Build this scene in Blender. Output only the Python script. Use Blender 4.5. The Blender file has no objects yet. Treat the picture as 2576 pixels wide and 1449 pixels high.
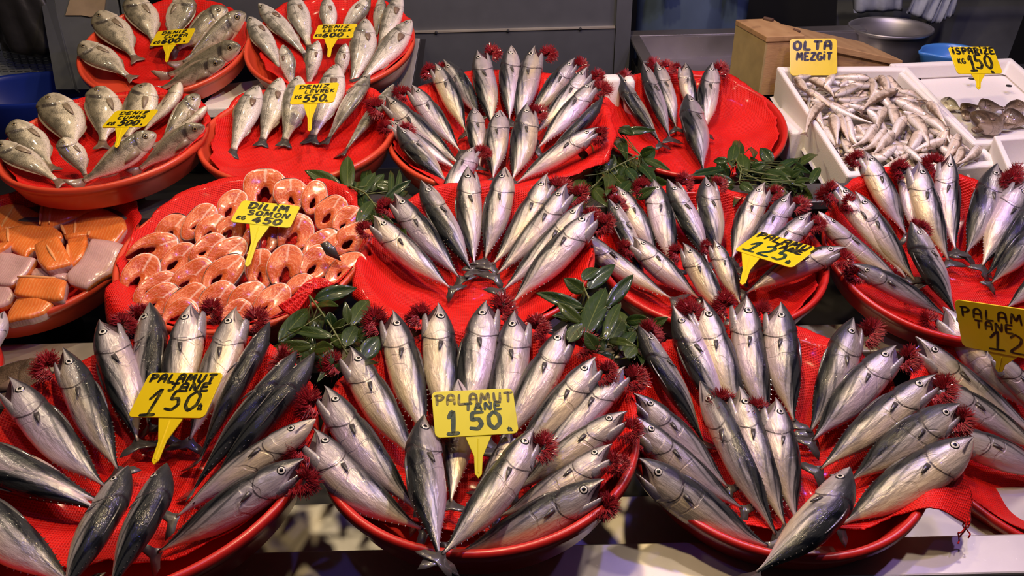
import bpy, math, random
import numpy as np
from mathutils import Matrix, Vector

sc = bpy.context.scene
# ------------------------------------------------------------------ camera
IMW, IMH, FPX = 2576, 1449, 2000.0
PITCH, ROLL = math.radians(32.0), math.radians(1.4)
CAM = np.array([0.0, 0.0, 1.6])
_f = np.array([0, math.cos(PITCH), -math.sin(PITCH)])
_u0 = np.array([0, math.sin(PITCH), math.cos(PITCH)])
_r0 = np.array([1.0, 0, 0])
_r = _r0 * math.cos(ROLL) - _u0 * math.sin(ROLL)
_u = _u0 * math.cos(ROLL) + _r0 * math.sin(ROLL)
cd = bpy.data.cameras.new('camera')
cd.sensor_width = 36.0
cd.lens = FPX / IMW * 36.0
cd.clip_start = 0.05
cam = bpy.data.objects.new('camera', cd)
sc.collection.objects.link(cam)
M = Matrix.Identity(4)
for i in range(3):
    M[i][0], M[i][1], M[i][2], M[i][3] = _r[i], _u[i], -_f[i], CAM[i]
cam.matrix_world = M
sc.camera = cam

# ------------------------------------------------------------------ world, lamps, exposure
sc.view_settings.view_transform = 'Standard'
sc.view_settings.look = 'None'
sc.view_settings.gamma = 1.0
sc.view_settings.use_curve_mapping = False
sc.view_settings.exposure = 0.18
wd = bpy.data.worlds.new('world')
sc.world = wd
wd.use_nodes = True
wd.node_tree.nodes['Background'].inputs[0].default_value = (0.55, 0.65, 1.0, 1)
wd.node_tree.nodes['Background'].inputs[1].default_value = 0.02

def lamp(name, loc, power, color, radius=0.06, spot=None, aim=None, blend=0.6):
    l = bpy.data.lights.new(name, 'SPOT' if spot else 'POINT')
    l.energy = power
    l.color = color
    l.shadow_soft_size = radius
    o = bpy.data.objects.new(name, l)
    o.location = loc
    if spot:
        l.spot_size = math.radians(spot)
        l.spot_blend = blend
        d = Vector(aim) - Vector(loc)
        o.rotation_euler = d.to_track_quat('-Z', 'Y').to_euler()
    sc.collection.objects.link(o)
    return o

WARM = (1.0, 0.74, 0.41)
lamp('stall_bulb', (0.0, 1.00, 2.45), 56, WARM, 0.045)
lamp('stall_bulb', (-0.95, 1.20, 2.50), 13, (1.0, 0.80, 0.52), 0.045)
lamp('stall_bulb', (0.85, 1.10, 2.45), 33, (1.0, 0.80, 0.66), 0.045)
lamp('stall_bulb', (0.20, 1.75, 2.40), 40, WARM, 0.045)
lamp('stall_bulb', (-0.70, 1.95, 2.40), 30, (1.0, 0.80, 0.54), 0.045)
lamp('stall_bulb', (1.20, 1.85, 2.40), 28, (1.0, 0.82, 0.74), 0.045)
lamp('blue_led', (0.75, 1.50, 2.3), 24, (0.22, 0.16, 1.0), 0.03)
lamp('blue_led', (0.1, 2.2, 2.4), 6, (0.22, 0.18, 1.0), 0.03)
lamp('violet_led', (1.35, 1.2, 2.2), 15, (0.5, 0.32, 1.0), 0.04)
lamp('blue_led', (-0.3, 0.6, 2.3), 8, (0.15, 0.15, 1.0), 0.03)

# ------------------------------------------------------------------ helpers
def nv(v):
    v = np.asarray(v, float)
    return v / np.linalg.norm(v)

def ray(x, y):
    return _r * (x - IMW / 2) / FPX - _u * (y - IMH / 2) / FPX + _f

def on_plane(x, y, P, n):
    v = ray(x, y)
    return CAM + v * (np.dot(np.asarray(P) - CAM, n) / np.dot(v, n))

Z3 = np.array([0, 0, 1.0])
def at_z(x, y, z):
    return on_plane(x, y, (0, 0, z), Z3)

def at_y(x, y, Y):
    return on_plane(x, y, (0, Y, 0), np.array([0, 1.0, 0]))

def depth(P):
    return float(np.dot(np.asarray(P) - CAM, _f))

def to_px(P):
    P = np.asarray(P, float) - CAM
    d = P @ _f
    return np.array([IMW / 2 + FPX * (P @ _r) / d, IMH / 2 - FPX * (P @ _u) / d])

def mobj(name, verts, faces, mats, parent=None, smooth=True, attr=None, fmat=None):
    me = bpy.data.meshes.new(name)
    me.from_pydata([tuple(map(float, v)) for v in verts], [], [tuple(f) for f in faces])
    if not isinstance(mats, (list, tuple)):
        mats = [mats]
    for m in mats:
        me.materials.append(m)
    if smooth:
        me.polygons.foreach_set('use_smooth', [True] * len(me.polygons))
    if fmat is not None:
        me.polygons.foreach_set('material_index', list(fmat))
    if attr is not None:
        a = me.attributes.new('fc', 'FLOAT_VECTOR', 'POINT')
        a.data.foreach_set('vector', np.asarray(attr, dtype=np.float32).ravel())
    me.update()
    o = bpy.data.objects.new(name, me)
    sc.collection.objects.link(o)
    if parent is not None:
        o.parent = parent
    return o

def tag(o, label, cat, group=None, kind=None):
    o['label'] = label
    o['category'] = cat
    if group:
        o['group'] = group
    if kind:
        o['kind'] = kind
    return o

def struct(o, label=None):
    o['kind'] = 'structure'
    if label:
        o['label'] = label
    return o

def empty(name, loc=(0, 0, 0)):
    o = bpy.data.objects.new(name, None)
    sc.collection.objects.link(o)
    o.location = loc
    return o

class MB:
    """collects simple solids into one mesh"""
    def __init__(s):
        s.v = []; s.f = []
    def add(s, v, f):
        n = len(s.v)
        s.v += [tuple(map(float, p)) for p in v]
        s.f += [tuple(i + n for i in q) for q in f]
    def box(s, x0, x1, y0, y1, z0, z1):
        s.add([(x0, y0, z0), (x1, y0, z0), (x1, y1, z0), (x0, y1, z0), (x0, y0, z1), (x1, y0, z1), (x1, y1, z1), (x0, y1, z1)],
              [(3, 2, 1, 0), (4, 5, 6, 7), (0, 1, 5, 4), (1, 2, 6, 5), (2, 3, 7, 6), (3, 0, 4, 7)])
    def hexa(s, p):
        s.add(p, [(3, 2, 1, 0), (4, 5, 6, 7), (0, 1, 5, 4), (1, 2, 6, 5), (2, 3, 7, 6), (3, 0, 4, 7)])
    def tube(s, pts, rad, n=8):
        pts = np.asarray(pts, float)
        rad = np.broadcast_to(np.asarray(rad, float), (len(pts),))
        T = np.gradient(pts, axis=0)
        ref = np.array([0.13, 0.31, 0.94])
        v = []
        for i, p in enumerate(pts):
            t = nv(T[i] + 1e-12)
            a = nv(np.cross(t, ref)); b = np.cross(t, a)
            for j in range(n):
                q = 2 * math.pi * j / n
                v.append(p + rad[i] * (a * math.cos(q) + b * math.sin(q)))
        f = []
        for i in range(len(pts) - 1):
            for j in range(n):
                k = (j + 1) % n
                f.append((i * n + j, i * n + k, (i + 1) * n + k, (i + 1) * n + j))
        f.append(tuple(range(n))[::-1])
        f.append(tuple(range((len(pts) - 1) * n, len(pts) * n)))
        s.add(v, f)
    def lathe(s, prof, n=48, c=(0, 0, 0), sx=1, sy=1, closed=False):
        v = []; f = []
        for (r, z) in prof:
            for j in range(n):
                q = 2 * math.pi * j / n
                v.append((c[0] + sx * r * math.cos(q), c[1] + sy * r * math.sin(q), c[2] + z))
        m = len(prof)
        for i in range(m - 1 + (1 if closed else 0)):
            for j in range(n):
                k = (j + 1) % n
                i2 = (i + 1) % m
                f.append((i * n + j, i * n + k, i2 * n + k, i2 * n + j))
        s.add(v, f)
    def slab(s, pts, z0, z1):
        """prism of a 2-d outline"""
        n = len(pts)
        s.add([(p[0], p[1], z0) for p in pts] + [(p[0], p[1], z1) for p in pts],
              [tuple(range(n))[::-1], tuple(range(n, 2 * n))] + [(i, (i + 1) % n, n + (i + 1) % n, n + i) for i in range(n)])
    def obj(s, name, mat, parent=None, smooth=False, bevel=0, seg=2):
        o = mobj(name, s.v, s.f, mat, parent, smooth)
        if bevel:
            b = o.modifiers.new('bevel', 'BEVEL')
            b.width = bevel; b.segments = seg; b.limit_method = 'ANGLE'
        return o

# ------------------------------------------------------------------ materials
class NT:
    def __init__(s, name):
        s.m = bpy.data.materials.new(name)
        s.m.use_nodes = True
        s.t = s.m.node_tree
        s.b = s.t.nodes['Principled BSDF']
    def n(s, typ, **kw):
        o = s.t.nodes.new(typ)
        for k, v in kw.items():
            if k.startswith('i_'):
                o.inputs[k[2:].replace('_', ' ')].default_value = v
            else:
                setattr(o, k, v)
        return o
    def l(s, a, b):
        s.t.links.new(a, b)
    def sock(s, x, node, idx):
        if isinstance(x, (int, float)):
            node.inputs[idx].default_value = x
        else:
            s.l(x, node.inputs[idx])
    def math(s, op, a, b=0.0, clamp=False):
        o = s.n('ShaderNodeMath', operation=op)
        o.use_clamp = clamp
        s.sock(a, o, 0); s.sock(b, o, 1)
        return o.outputs[0]
    def smooth(s, x, a, b):
        o = s.n('ShaderNodeMapRange', interpolation_type='SMOOTHSTEP')
        s.sock(x, o, 0)
        s.sock(a, o, 1); s.sock(b, o, 2)
        return o.outputs[0]
    def mix(s, f, a, b):
        o = s.n('ShaderNodeMix', data_type='RGBA')
        s.sock(f, o, 0)
        for x, i in ((a, 6), (b, 7)):
            if isinstance(x, tuple):
                o.inputs[i].default_value = (*x, 1)
            else:
                s.l(x, o.inputs[i])
        return o.outputs[2]
    def noise(s, scale, detail=3, vec=None, rough=0.55):
        o = s.n('ShaderNodeTexNoise')
        o.inputs['Scale'].default_value = scale
        o.inputs['Detail'].default_value = detail
        o.inputs['Roughness'].default_value = rough
        if vec is not None:
            s.l(vec, o.inputs['Vector'])
        return o.outputs[0]
    def objco(s, scale=None):
        o = s.n('ShaderNodeTexCoord').outputs['Object']
        if scale:
            m = s.n('ShaderNodeMapping')
            m.inputs['Scale'].default_value = scale
            s.l(o, m.inputs['Vector'])
            return m.outputs[0]
        return o
    def bump(s, h, strength=0.3, dist=0.002):
        o = s.n('ShaderNodeBump')
        o.inputs['Strength'].default_value = strength
        o.inputs['Distance'].default_value = dist
        s.l(h, o.inputs['Height'])
        s.l(o.outputs[0], s.b.inputs['Normal'])
        return o
    def set(s, **kw):
        names = dict(col='Base Color', rough='Roughness', metal='Metallic', coat='Coat Weight', coatr='Coat Roughness',
                     spec='Specular IOR Level', sss='Subsurface Weight', trans='Transmission Weight', alpha='Alpha')
        for k, v in kw.items():
            i = s.b.inputs[names[k]]
            if isinstance(v, tuple):
                i.default_value = (*v, 1)
            elif isinstance(v, (int, float)):
                i.default_value = v
            else:
                s.l(v, i)
        return s

def simple(name, col, rough=0.5, metal=0.0, nscale=30, namt=0.25, bump=0.0, bscale=None, coat=0.0, **kw):
    t = NT(name)
    co = t.objco()
    nz = t.noise(nscale, 4, co)
    dark = tuple(c * (1 - namt) for c in col)
    lite = tuple(min(1, c * (1 + namt * 0.6)) for c in col)
    t.set(col=t.mix(nz, dark, lite), rough=rough, metal=metal, coat=coat, **kw)
    if bump:
        t.bump(t.noise(bscale or nscale * 3, 3, co), bump, 0.002)
    return t.m
COUNTER_Z = 0.56
# ------------------------------------------------------------------ setting: steel counter, rails, back panels
def steel(name, col, rough=.32, metal=.9, sc_=(1, 1, 1), spots=True):
    t = NT(name)
    co = t.objco(sc_)
    nz = t.noise(18, 5, co)
    st = t.noise(70, 2, t.objco((2.5, 60, 60)))
    c = t.mix(nz, tuple(x * .8 for x in col), col)
    if spots:
        sp = t.smooth(t.noise(160, 2, t.objco()), .70, .76)
        c = t.mix(t.math('MULTIPLY', sp, .5), c, tuple(min(1, x * 1.5) for x in col))
    t.set(col=c, rough=t.math('ADD', rough - .06, t.math('MULTIPLY', nz, .14)), metal=metal)
    t.bump(t.math('ADD', st, t.math('MULTIPLY', t.noise(8, 2, co), 2.0)), .06, .002)
    return t.m
MAT_STEEL = steel('brushed_steel', (.66, .62, .54), .46, .8)
MAT_STEELD = steel('dull_steel', (.20, .19, .19), .42, .75)
MAT_PANEL = steel('panel_steel', (.085, .092, .11), .55, .35, spots=False)
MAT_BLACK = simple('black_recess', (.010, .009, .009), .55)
MAT_DARK = simple('dark_wall', (.016, .017, .02), .7, nscale=6)
MAT_FLOOR = simple('wet_floor', (.03, .03, .032), .35, nscale=5)

mb = MB(); mb.box(-4, 4, -1.5, 6.5, -.02, 0)
struct(mb.obj('floor', MAT_FLOOR))
mb = MB(); mb.box(-4, 4, 5.2, 5.3, 0, 3.2)
struct(mb.obj('wall_back', MAT_DARK))
mb = MB(); mb.box(-3.2, -3.1, -1.5, 5.3, 0, 3.2)
struct(mb.obj('wall_left', MAT_DARK))
# sunken counter that carries the trays, with three bright steel rails across it
cn = empty('fish_counter', (0, 1.5, 0))
tag(cn, 'dark low market counter under all the red trays', 'counter')
def cpart(mb, name, mat, bevel=0, smooth=False):
    o = mb.obj(name, mat, None, smooth, bevel)
    o.parent = cn; o.location = (0, -1.5, 0)
    return o
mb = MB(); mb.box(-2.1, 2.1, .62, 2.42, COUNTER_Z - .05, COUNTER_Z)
cpart(mb, 'counter_bed', MAT_BLACK)  # black base colour paints in the shade of the gaps between rails
mb = MB(); mb.box(-2.1, 2.1, .60, .64, .05, .55); mb.box(-2.1, 2.1, 2.42, 2.45, .05, .55)
cpart(mb, 'counter_panel', MAT_STEELD)
for y0, y1, z, mat, lab in ((.712, .78, .672, MAT_STEEL, 'bright steel rail under the front row of trays'),
                            (1.24, 1.335, .66, MAT_STEEL, 'steel rail under the middle row of trays'),
                            (1.617, 1.715, .80, MAT_STEELD, 'dull steel rail between the steak tray and the cupra tray')):
    r = empty('steel_rail', (0, (y0 + y1) / 2, COUNTER_Z))
    tag(r, lab, 'rail', 'steel rails of the fish counter')
    w_ = (y1 - y0) / 2
    mb = MB(); mb.box(-2.1, 2.1, -w_, w_, z - .022 - COUNTER_Z, z - COUNTER_Z); mb.obj('bar', mat, r, False, .003)
    for x in (-1.75, -.33, .2, .72, 1.85):
        mb = MB(); mb.box(x - .012, x + .012, -.012, .012, 0, z - .02 - COUNTER_Z); mb.obj('post', MAT_STEELD, r)
# sheet of steel between the first two rows, seen in the gaps beside the front trays
mb = MB(); mb.box(-2.1, 2.1, .83, .95, .575, .585)
cpart(mb, 'splash_sheet', MAT_STEEL)

# grey steel back panel, two sheets with a bright seam
YB = 2.72
seam = at_y(1300, 72, YB)[2]
xl, xr = at_y(815, 60, YB)[0], at_y(1563, 60, YB)[0]
pn = empty('steel_back_panel', ((xl + xr) / 2, YB, 0))
tag(pn, 'grey steel back panel with a bright seam behind the trays', 'panel')
def ppart(mb, name, mat, **kw):
    o = mb.obj(name, mat, None, **kw); o.parent = pn; o.location = (-(xl + xr) / 2, -YB, 0)
    return o
mb = MB(); mb.box(xl - .5, xr, YB, YB + .02, seam + .002, 1.9); ppart(mb, 'upper_sheet', MAT_PANEL)
mb = MB(); mb.box(xl - .5, xr - .022, YB - .012, YB + .02, .0, seam - .002); ppart(mb, 'lower_sheet', MAT_PANEL)
mb = MB(); mb.box(xl - .5, xr - .022, YB - .016, YB + .0, seam - .003, seam + .002); ppart(mb, 'seam_strip', MAT_STEEL)
mb = MB(); mb.box(xr - .02, xr + .03, YB - .02, YB + .03, .0, 1.9); ppart(mb, 'edge_post', MAT_PANEL)
mb = MB()
for x in (1097, 1278, 1460):
    p = at_y(x, 80 - (x - 1040) * .03, YB - .014)
    mb.lathe([(.001, 0), (.005, 0), (.005, .004), (.001, .006)], 10, (0, 0, 0))
    n = len(mb.v) - 40
    for i in range(n, len(mb.v)):
        a = mb.v[i]; mb.v[i] = (p[0] + a[0], p[1] - a[2], seam - .002 + a[1])
ppart(mb, 'rivet', MAT_DARK)

# leaning steel prop plate beside the levrek tray
def quad_slab(name, pts, th, mat, label, cat, bevel=.0015):
    pts = [np.asarray(p, float) for p in pts]
    n = nv(np.cross(pts[1] - pts[0], pts[2] - pts[0]))
    if np.dot(n, CAM - pts[0]) < 0:
        n = -n
    mb = MB()
    mb.hexa([p - n * th for p in pts] + pts)
    o = mb.obj(name, mat, None, False, bevel)
    if label:
        tag(o, label, cat)
    return o
quad_slab('steel_bracket', [at_y(1040, 95, 2.47), at_y(1057, 96, 2.47), at_y(1028, 262, 2.30), at_y(985, 262, 2.30)], .006, MAT_STEELD,
          'slanting steel bracket holding up the 600 levrek tray', 'bracket')
quad_slab('steel_bracket', [at_y(1058, 98, 2.50), at_y(1072, 98, 2.52), at_y(1052, 262, 2.36), at_y(1030, 262, 2.33)], .006, MAT_BLACK,
          'black slanting bracket beside the 600 levrek tray', 'bracket')

# left side: leaning steel sheet with cardboard, black bag, pale crates, blue tub
MAT_SHEET = steel('scuffed_steel', (.17, .18, .2), .36, .55)
quad_slab('steel_sheet', [at_y(124, -60, 2.95), at_y(285, -60, 2.95), at_y(330, 225, 2.62), at_y(180, 225, 2.62)], .01, MAT_SHEET,
          'scuffed steel sheet leaning at back left behind the bream tray', 'sheet')
quad_slab('dark_post', [at_y(92, -60, 2.97), at_y(122, -60, 2.96), at_y(188, 225, 2.6), at_y(140, 225, 2.6)], .03, MAT_PANEL,
          'dark slanting post between the black bag and the steel sheet', 'post')
quad_slab('dark_post', [at_y(290, -60, 2.96), at_y(300, -60, 2.96), at_y(335, 100, 2.8), at_y(318, 100, 2.8)], .03, MAT_PANEL,
          'thin dark post right of the leaning steel sheet', 'post')
MAT_CARD = simple('cardboard', (.26, .19, .12), .8, nscale=12, namt=.5, bump=.2)
pts = [(186, -30), (270, -30), (262, 38), (228, 44), (206, 40), (166, 40)]
P0 = at_y(200, 0, 2.86); sn = nv(np.cross(at_y(285, -60, 2.95) - at_y(124, -60, 2.95), at_y(180, 225, 2.62) - at_y(124, -60, 2.95)))
if np.dot(sn, CAM - P0) < 0: sn = -sn
P0 = at_y(124, -60, 2.95) + sn * .004
pp = [on_plane(x, y, P0, sn) for x, y in pts]
mb = MB(); mb.add(pp + [p + sn * .004 for p in pp], [tuple(range(6))[::-1], tuple(range(6, 12))] + [(i, (i + 1) % 6, 6 + (i + 1) % 6, 6 + i) for i in range(6)])
tag(mb.obj('cardboard_piece', MAT_CARD), 'torn brown cardboard stuck on the leaning steel sheet', 'cardboard')

# black crumpled bag hanging
MAT_BAG = simple('black_bag', (.018, .017, .018), .38, nscale=20, namt=.6, bump=.5, bscale=26)
c0 = at_y(62, 60, 2.9)
V = []; F = []
rgn = np.random.RandomState(4)
N, Kk = 40, 28
for i in range(Kk):
    s = i / (Kk - 1)
    z = c0[2] + .34 - .46 * s
    wd = (.05 + .055 * s ** .7) * (1 if s < .93 else (1 - s) / .07 * .9 + .1)
    for j in range(N):
        q = 2 * math.pi * j / N
        rr = wd * (1 + .16 * math.sin(3 * q + 4 * s) + .09 * math.sin(7 * q - 3 * s) + rgn.uniform(-.03, .03))
        V.append((c0[0] + rr * math.cos(q) * 1.0 + .02 * s, c0[1] + rr * math.sin(q) * .6, z))
for i in range(Kk - 1):
    for j in range(N):
        F.append((i * N + j, i * N + (j + 1) % N, (i + 1) * N + (j + 1) % N, (i + 1) * N + j))
F.append(tuple(range(N))[::-1]); F.append(tuple(range((Kk - 1) * N, Kk * N)))
tag(mobj('black_bag', V, F, MAT_BAG), 'black crumpled bag hanging in front of the pale crates', 'bag')

# two pale slotted crates
MAT_CRATE = simple('crate_grey', (.30, .33, .38), .5, nscale=15, namt=.25)
def crate(px0, py0, px1, py1, Y, label, slots):
    a = at_y(px0, py1, Y); b = at_y(px1, py0, Y)
    x0, x1, z0, z1 = a[0], b[0], a[2], b[2]
    r = empty('slotted_crate', ((x0 + x1) / 2, Y + .2, z0))
    tag(r, label, 'crate')
    ctr = np.array(r.location)
    mb = MB()
    def bx(*q):
        mb.box(q[0] - ctr[0], q[1] - ctr[0], q[2] - ctr[1], q[3] - ctr[1], q[4] - ctr[2], q[5] - ctr[2])
    t = .008
    for q in ((x0, x1, Y, Y + t), (x0, x1, Y + .4 - t, Y + .4), (x0, x0 + t, Y, Y + .4), (x1 - t, x1, Y, Y + .4)):
        if slots:
            n = 9
            for i in range(n):
                zz = z0 + (z1 - z0) * i / n
                bx(*q, zz, zz + (z1 - z0) / n * .62)
        else:
            bx(*q, z0, z1)
    mb.obj('crate_wall', MAT_CRATE, r)
    mb = MB()
    n = 16
    for i in range(n + 1):
        xx = x0 + (x1 - x0 - .005) * i / n
        mb.box(xx - ctr[0], xx + .005 - ctr[0], Y - .002 - ctr[1], Y + .01 - ctr[1], 0, z1 - z0)
    mb.obj('crate_rib', MAT_CRATE, r)
    mb = MB(); bx(x0 - .012, x1 + .012, Y - .014, Y + .414, z0 - .014, z0); mb.obj('crate_base', MAT_CRATE, r, False, .003)
    return r
crate(-140, 124, 134, 190, 2.95, 'pale slotted plastic crate behind the blue tub', True)
crate(-140, -70, 90, 118, 3.25, 'plain pale plastic crate behind the black bag', False)
mb = MB()
for x0, x1 in ((-2.5, -1.35),):
    mb.box(x0, x1, 2.78, 3.7, .0, at_y(100, 192, 2.95)[2] - .015)
tag(mb.obj('low_cabinet', MAT_DARK), 'dark low cabinet carrying the slotted crates', 'cabinet')

# blue tub, open at the top
def plain_plastic(name, col):
    return simple(name, col, .3, nscale=8, namt=.2, coat=.2)
MAT_TUB = plain_plastic('tub_blue', (.008, .022, .20))
cx, cy = at_y(95, 235, 2.58)[0], 2.58
zt = at_y(95, 222, 2.58)[2]
mb = MB()
prof = [(.272, 0), (.279, .006), (.285, .0), (.279, -.012), (.248, -.30), (.0015, -.30), (.0015, -.292), (.242, -.292), (.267, -.012)]
mb.lathe(prof, 64, (0, 0, 0), 1.0, .62, True)
o = mb.obj('blue_tub', MAT_TUB, None, True); o.location = (cx, cy, zt)
tag(o, 'dark blue plastic tub behind the 500 cupra tray', 'tub')
mb = MB(); mb.box(cx - .45, cx + .3, 2.46, 2.70, .0, zt - .3)
o = mb.obj('dark_shelf', MAT_BLACK); tag(o, 'black shelf under the dark blue tub', 'shelf')

# foam slab peeking out between the two upper trays + grey steel under it
MAT_FOAM = simple('white_foam', (.78, .74, .70), .6, nscale=220, namt=.06, bump=.25, bscale=260, sss=.08)
z = .835
fp = [at_z(x, y, z) for x, y in ((500, 273), (690, 268), (690, 195), (560, 212))]
mb = MB(); mb.hexa([p - (0, 0, .03) for p in fp] + fp)
o = mb.obj('foam_slab', MAT_FOAM, None, False, .004); tag(o, 'white foam slab wedged between the cupra and levrek trays', 'foam slab')
mb = MB(); a = fp[0] - (0.02, -.0, .07); b = fp[1] - (-.02, 0, .07)
mb.hexa([a + (0, .02, -.02), b + (0, .02, -.02), b + (0, .16, -.02), a + (0, .16, -.02), a + (0, .02, .038), b + (0, .02, .038), b + (0, .16, .038), a + (0, .16, .038)])
o = mb.obj('steel_bar', MAT_STEELD); tag(o, 'dull steel bar under the wedged white foam slab', 'bar')
# pale rounded foam blocks behind the bonito at the back
for (x, y, w, h, lab) in ((1538, 212, 44, 40, 'pale foam block between two back bonito trays'), (1583, 208, 26, 24, 'small pale foam block right of the larger foam block')):
    p = at_y(x, y, 2.22); s = depth(p) / FPX
    mb = MB(); mb.box(-w / 2 * s, w / 2 * s, -.02, .03, -.11, h / 2 * s)
    o = mb.obj('foam_block', MAT_FOAM, None, True, .012, 3); o.location = tuple(p); tag(o, lab, 'foam block')

# ------------------------------------------------------------------ right side: steel pan, wooden box, pot, bags
ZT = .865
YF = 2.30
tb = empty('steel_pan', (1.0, 2.6, ZT))
tag(tb, 'shallow steel pan with raised rim behind the half-empty tray', 'pan')
ol = at_z(1576, 77, .88); il = at_z(1610, 89, .88); ib = at_z(1627, 121, .81)
def tpart(mb, name, mat, **kw):
    o = mb.obj(name, mat, None, **kw); o.parent = tb; o.location = (-1.0, -2.6, -ZT)
    return o
rz = .88; x0, yb = ol[0], ol[1]; xi, yi = il[0], il[1]
mb = MB()
mb.box(x0, 1.24, yi, yb, rz - .012, rz)                    # back rim
mb.box(x0, xi, 2.46, yi, rz - .012, rz)                   # left rim
tpart(mb, 'pan_rim', MAT_STEELD, bevel=.003)
mb = MB(); mb.box(xi, 1.24, yi - .008, yi, .80, rz - .006); mb.box(xi - .008, xi, 2.46, yi, .80, rz - .006); tpart(mb, 'pan_wall', steel('pan_wall_steel', (.42, .40, .42), .3, .85))
mb = MB(); mb.box(xi - .008, 1.24, 2.46, yi, .788, .80); tpart(mb, 'pan_floor', steel('pan_floor_steel', (.34, .32, .31), .36, .85))
mb = MB(); mb.box(x0 + .02, 1.24, 2.47, yb - .02, 0, .788); tpart(mb, 'cabinet_body', MAT_DARK)

# wooden box: tall block with sloping lid to the right
MAT_WOOD = NT('old_wood')
t = MAT_WOOD
co = t.objco((1, 1, 5)); 
wv = t.n('ShaderNodeTexWave'); wv.inputs['Scale'].default_value = 6; wv.inputs['Distortion'].default_value = 6; wv.inputs['Detail'].default_value = 3
t.l(co, wv.inputs['Vector'])
c = t.mix(t.noise(9, 4, co), (.30, .17, .07), (.46, .29, .13))
c = t.mix(t.math('MULTIPLY', wv.outputs[1], .3), c, (.26, .13, .05))
st_ = t.smooth(t.noise(16, 5, t.objco()), .56, .68)
c = t.mix(t.math('MULTIPLY', st_, .45), c, (.12, .065, .03))
t.set(col=c, rough=.65); t.bump(t.noise(60, 4, co), .3, .002)
MAT_WOOD = t.m
MAT_WOODG = simple('green_grey_wood', (.36, .27, .11), .7, nscale=14, namt=.45, bump=.25)
# real corners: front vertical edge, left end, right end
zb = .802
f0 = at_z(1912, 240, zb)                     # front bottom corner
ft = on_plane(1927, 91, f0, nv((f0 - CAM) * (1, 1, 0)))   # point above it
H_w = ft[2] - zb
lb = at_z(1857, 49, zb + H_w); lb = np.array([lb[0], lb[1], zb])
rb = at_z(2023, 88, zb + H_w); rb = np.array([rb[0], rb[1], zb])
ex = nv(rb - f0); ey = nv(lb - f0)
dl = np.linalg.norm(lb - f0)
wb = empty('wooden_box', tuple(f0))
tag(wb, 'old stained wooden box with a sloping lid beside the pot', 'box')
wbm = lambda mb, name, mat, **kw: mb.obj(name, mat, wb, **kw)
up = np.array([0, 0, H_w])
def W(a, b, c):   # along right side, along left side, height
    return ex * a + ey * b + np.array([0, 0, c])
l1 = np.linalg.norm(rb - f0)
l2 = l1 + .30
mb = MB(); mb.hexa([W(0, 0, 0), W(l1, 0, 0), W(l1, dl, 0), W(0, dl, 0), W(0, 0, H_w - .016), W(l1, 0, H_w - .016), W(l1, dl, H_w - .016), W(0, dl, H_w - .016)])
wbm(mb, 'box_body', MAT_WOOD)
mb = MB(); mb.hexa([W(-.006, .0, 0), W(0, .0, 0), W(0, dl, 0), W(-.006, dl, 0), W(-.006, 0, H_w - .016), W(0, 0, H_w - .016), W(0, dl, H_w - .016), W(-.006, dl, H_w - .016)])
wbm(mb, 'end_board', MAT_WOODG)
mb = MB(); mb.hexa([W(-.008, -.004, H_w - .016), W(l1, -.004, H_w - .016), W(l1, dl, H_w - .016), W(-.008, dl, H_w - .016), W(-.008, -.004, H_w), W(l1, -.004, H_w), W(l1, dl, H_w), W(-.008, dl, H_w)])
wbm(mb, 'top_board', MAT_WOOD, bevel=.002)
hr = H_w - .085
mb = MB(); mb.hexa([W(l1, .0, 0), W(l2, .0, 0), W(l2, dl, 0), W(l1, dl, 0), W(l1, 0, H_w - .03), W(l2, 0, hr - .018), W(l2, dl, hr - .018), W(l1, dl, H_w - .03)])
wbm(mb, 'box_wing', MAT_WOOD)
mb = MB(); mb.hexa([W(l1, -.008, H_w - .03), W(l2 + .012, -.008, hr - .018), W(l2 + .012, dl, hr - .018), W(l1, dl, H_w - .03), W(l1, -.008, H_w - .010), W(l2 + .012, -.008, hr), W(l2 + .012, dl, hr), W(l1, dl, H_w - .010)])
wbm(mb, 'sloping_lid', MAT_WOOD, bevel=.002)
mb = MB()
p = W(l1 * .72, dl * .93, H_w); q = W(l1 * .86, dl * .80, H_w)
mb.tube([p + (0, 0, .004), q + (0, 0, .004)], .006, 8); wbm(mb, 'wood_peg', simple('peg', (.08, .04, .025), .6))
mb = MB()
p = W(l1 * 1.0, dl * .30, H_w); q = W(l1 * 1.05, dl * .18, H_w)
mb.tube([p + (0, 0, .001), q + (0, 0, .0)], .004, 8); wbm(mb, 'wood_peg', simple('peg2', (.10, .05, .03), .6))

# big aluminium pot
rim = at_y(2240, 68, 2.80)
Rp = 95 * depth(rim) / FPX
mb = MB()
mb.lathe([(Rp, 0), (Rp + .004, .004), (Rp + .009, .001), (Rp + .008, -.008), (Rp, -.012), (Rp - .010, -.05), (Rp - .014, -.295), (Rp - .016, -.305), (Rp - .024, -.31), (.001, -.31), (.001, -.30), (Rp - .05, -.30), (Rp - .03, -.298), (Rp - .022, -.285), (Rp - .019, -.27), (Rp - .014, -.06), (Rp - .008, -.014)], 72, closed=True)
POT = steel('pot_aluminium', (.34, .33, .34), .42, .85, spots=False)
o = mb.obj('cooking_pot', POT, None, True); o.location = tuple(rim); tag(o, 'large aluminium pot behind the whiting box', 'pot')
mb = MB(); mb.box(rim[0] - .3, 2.5, rim[1] - .22, rim[1] + .3, 0, rim[2] - .312)
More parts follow.
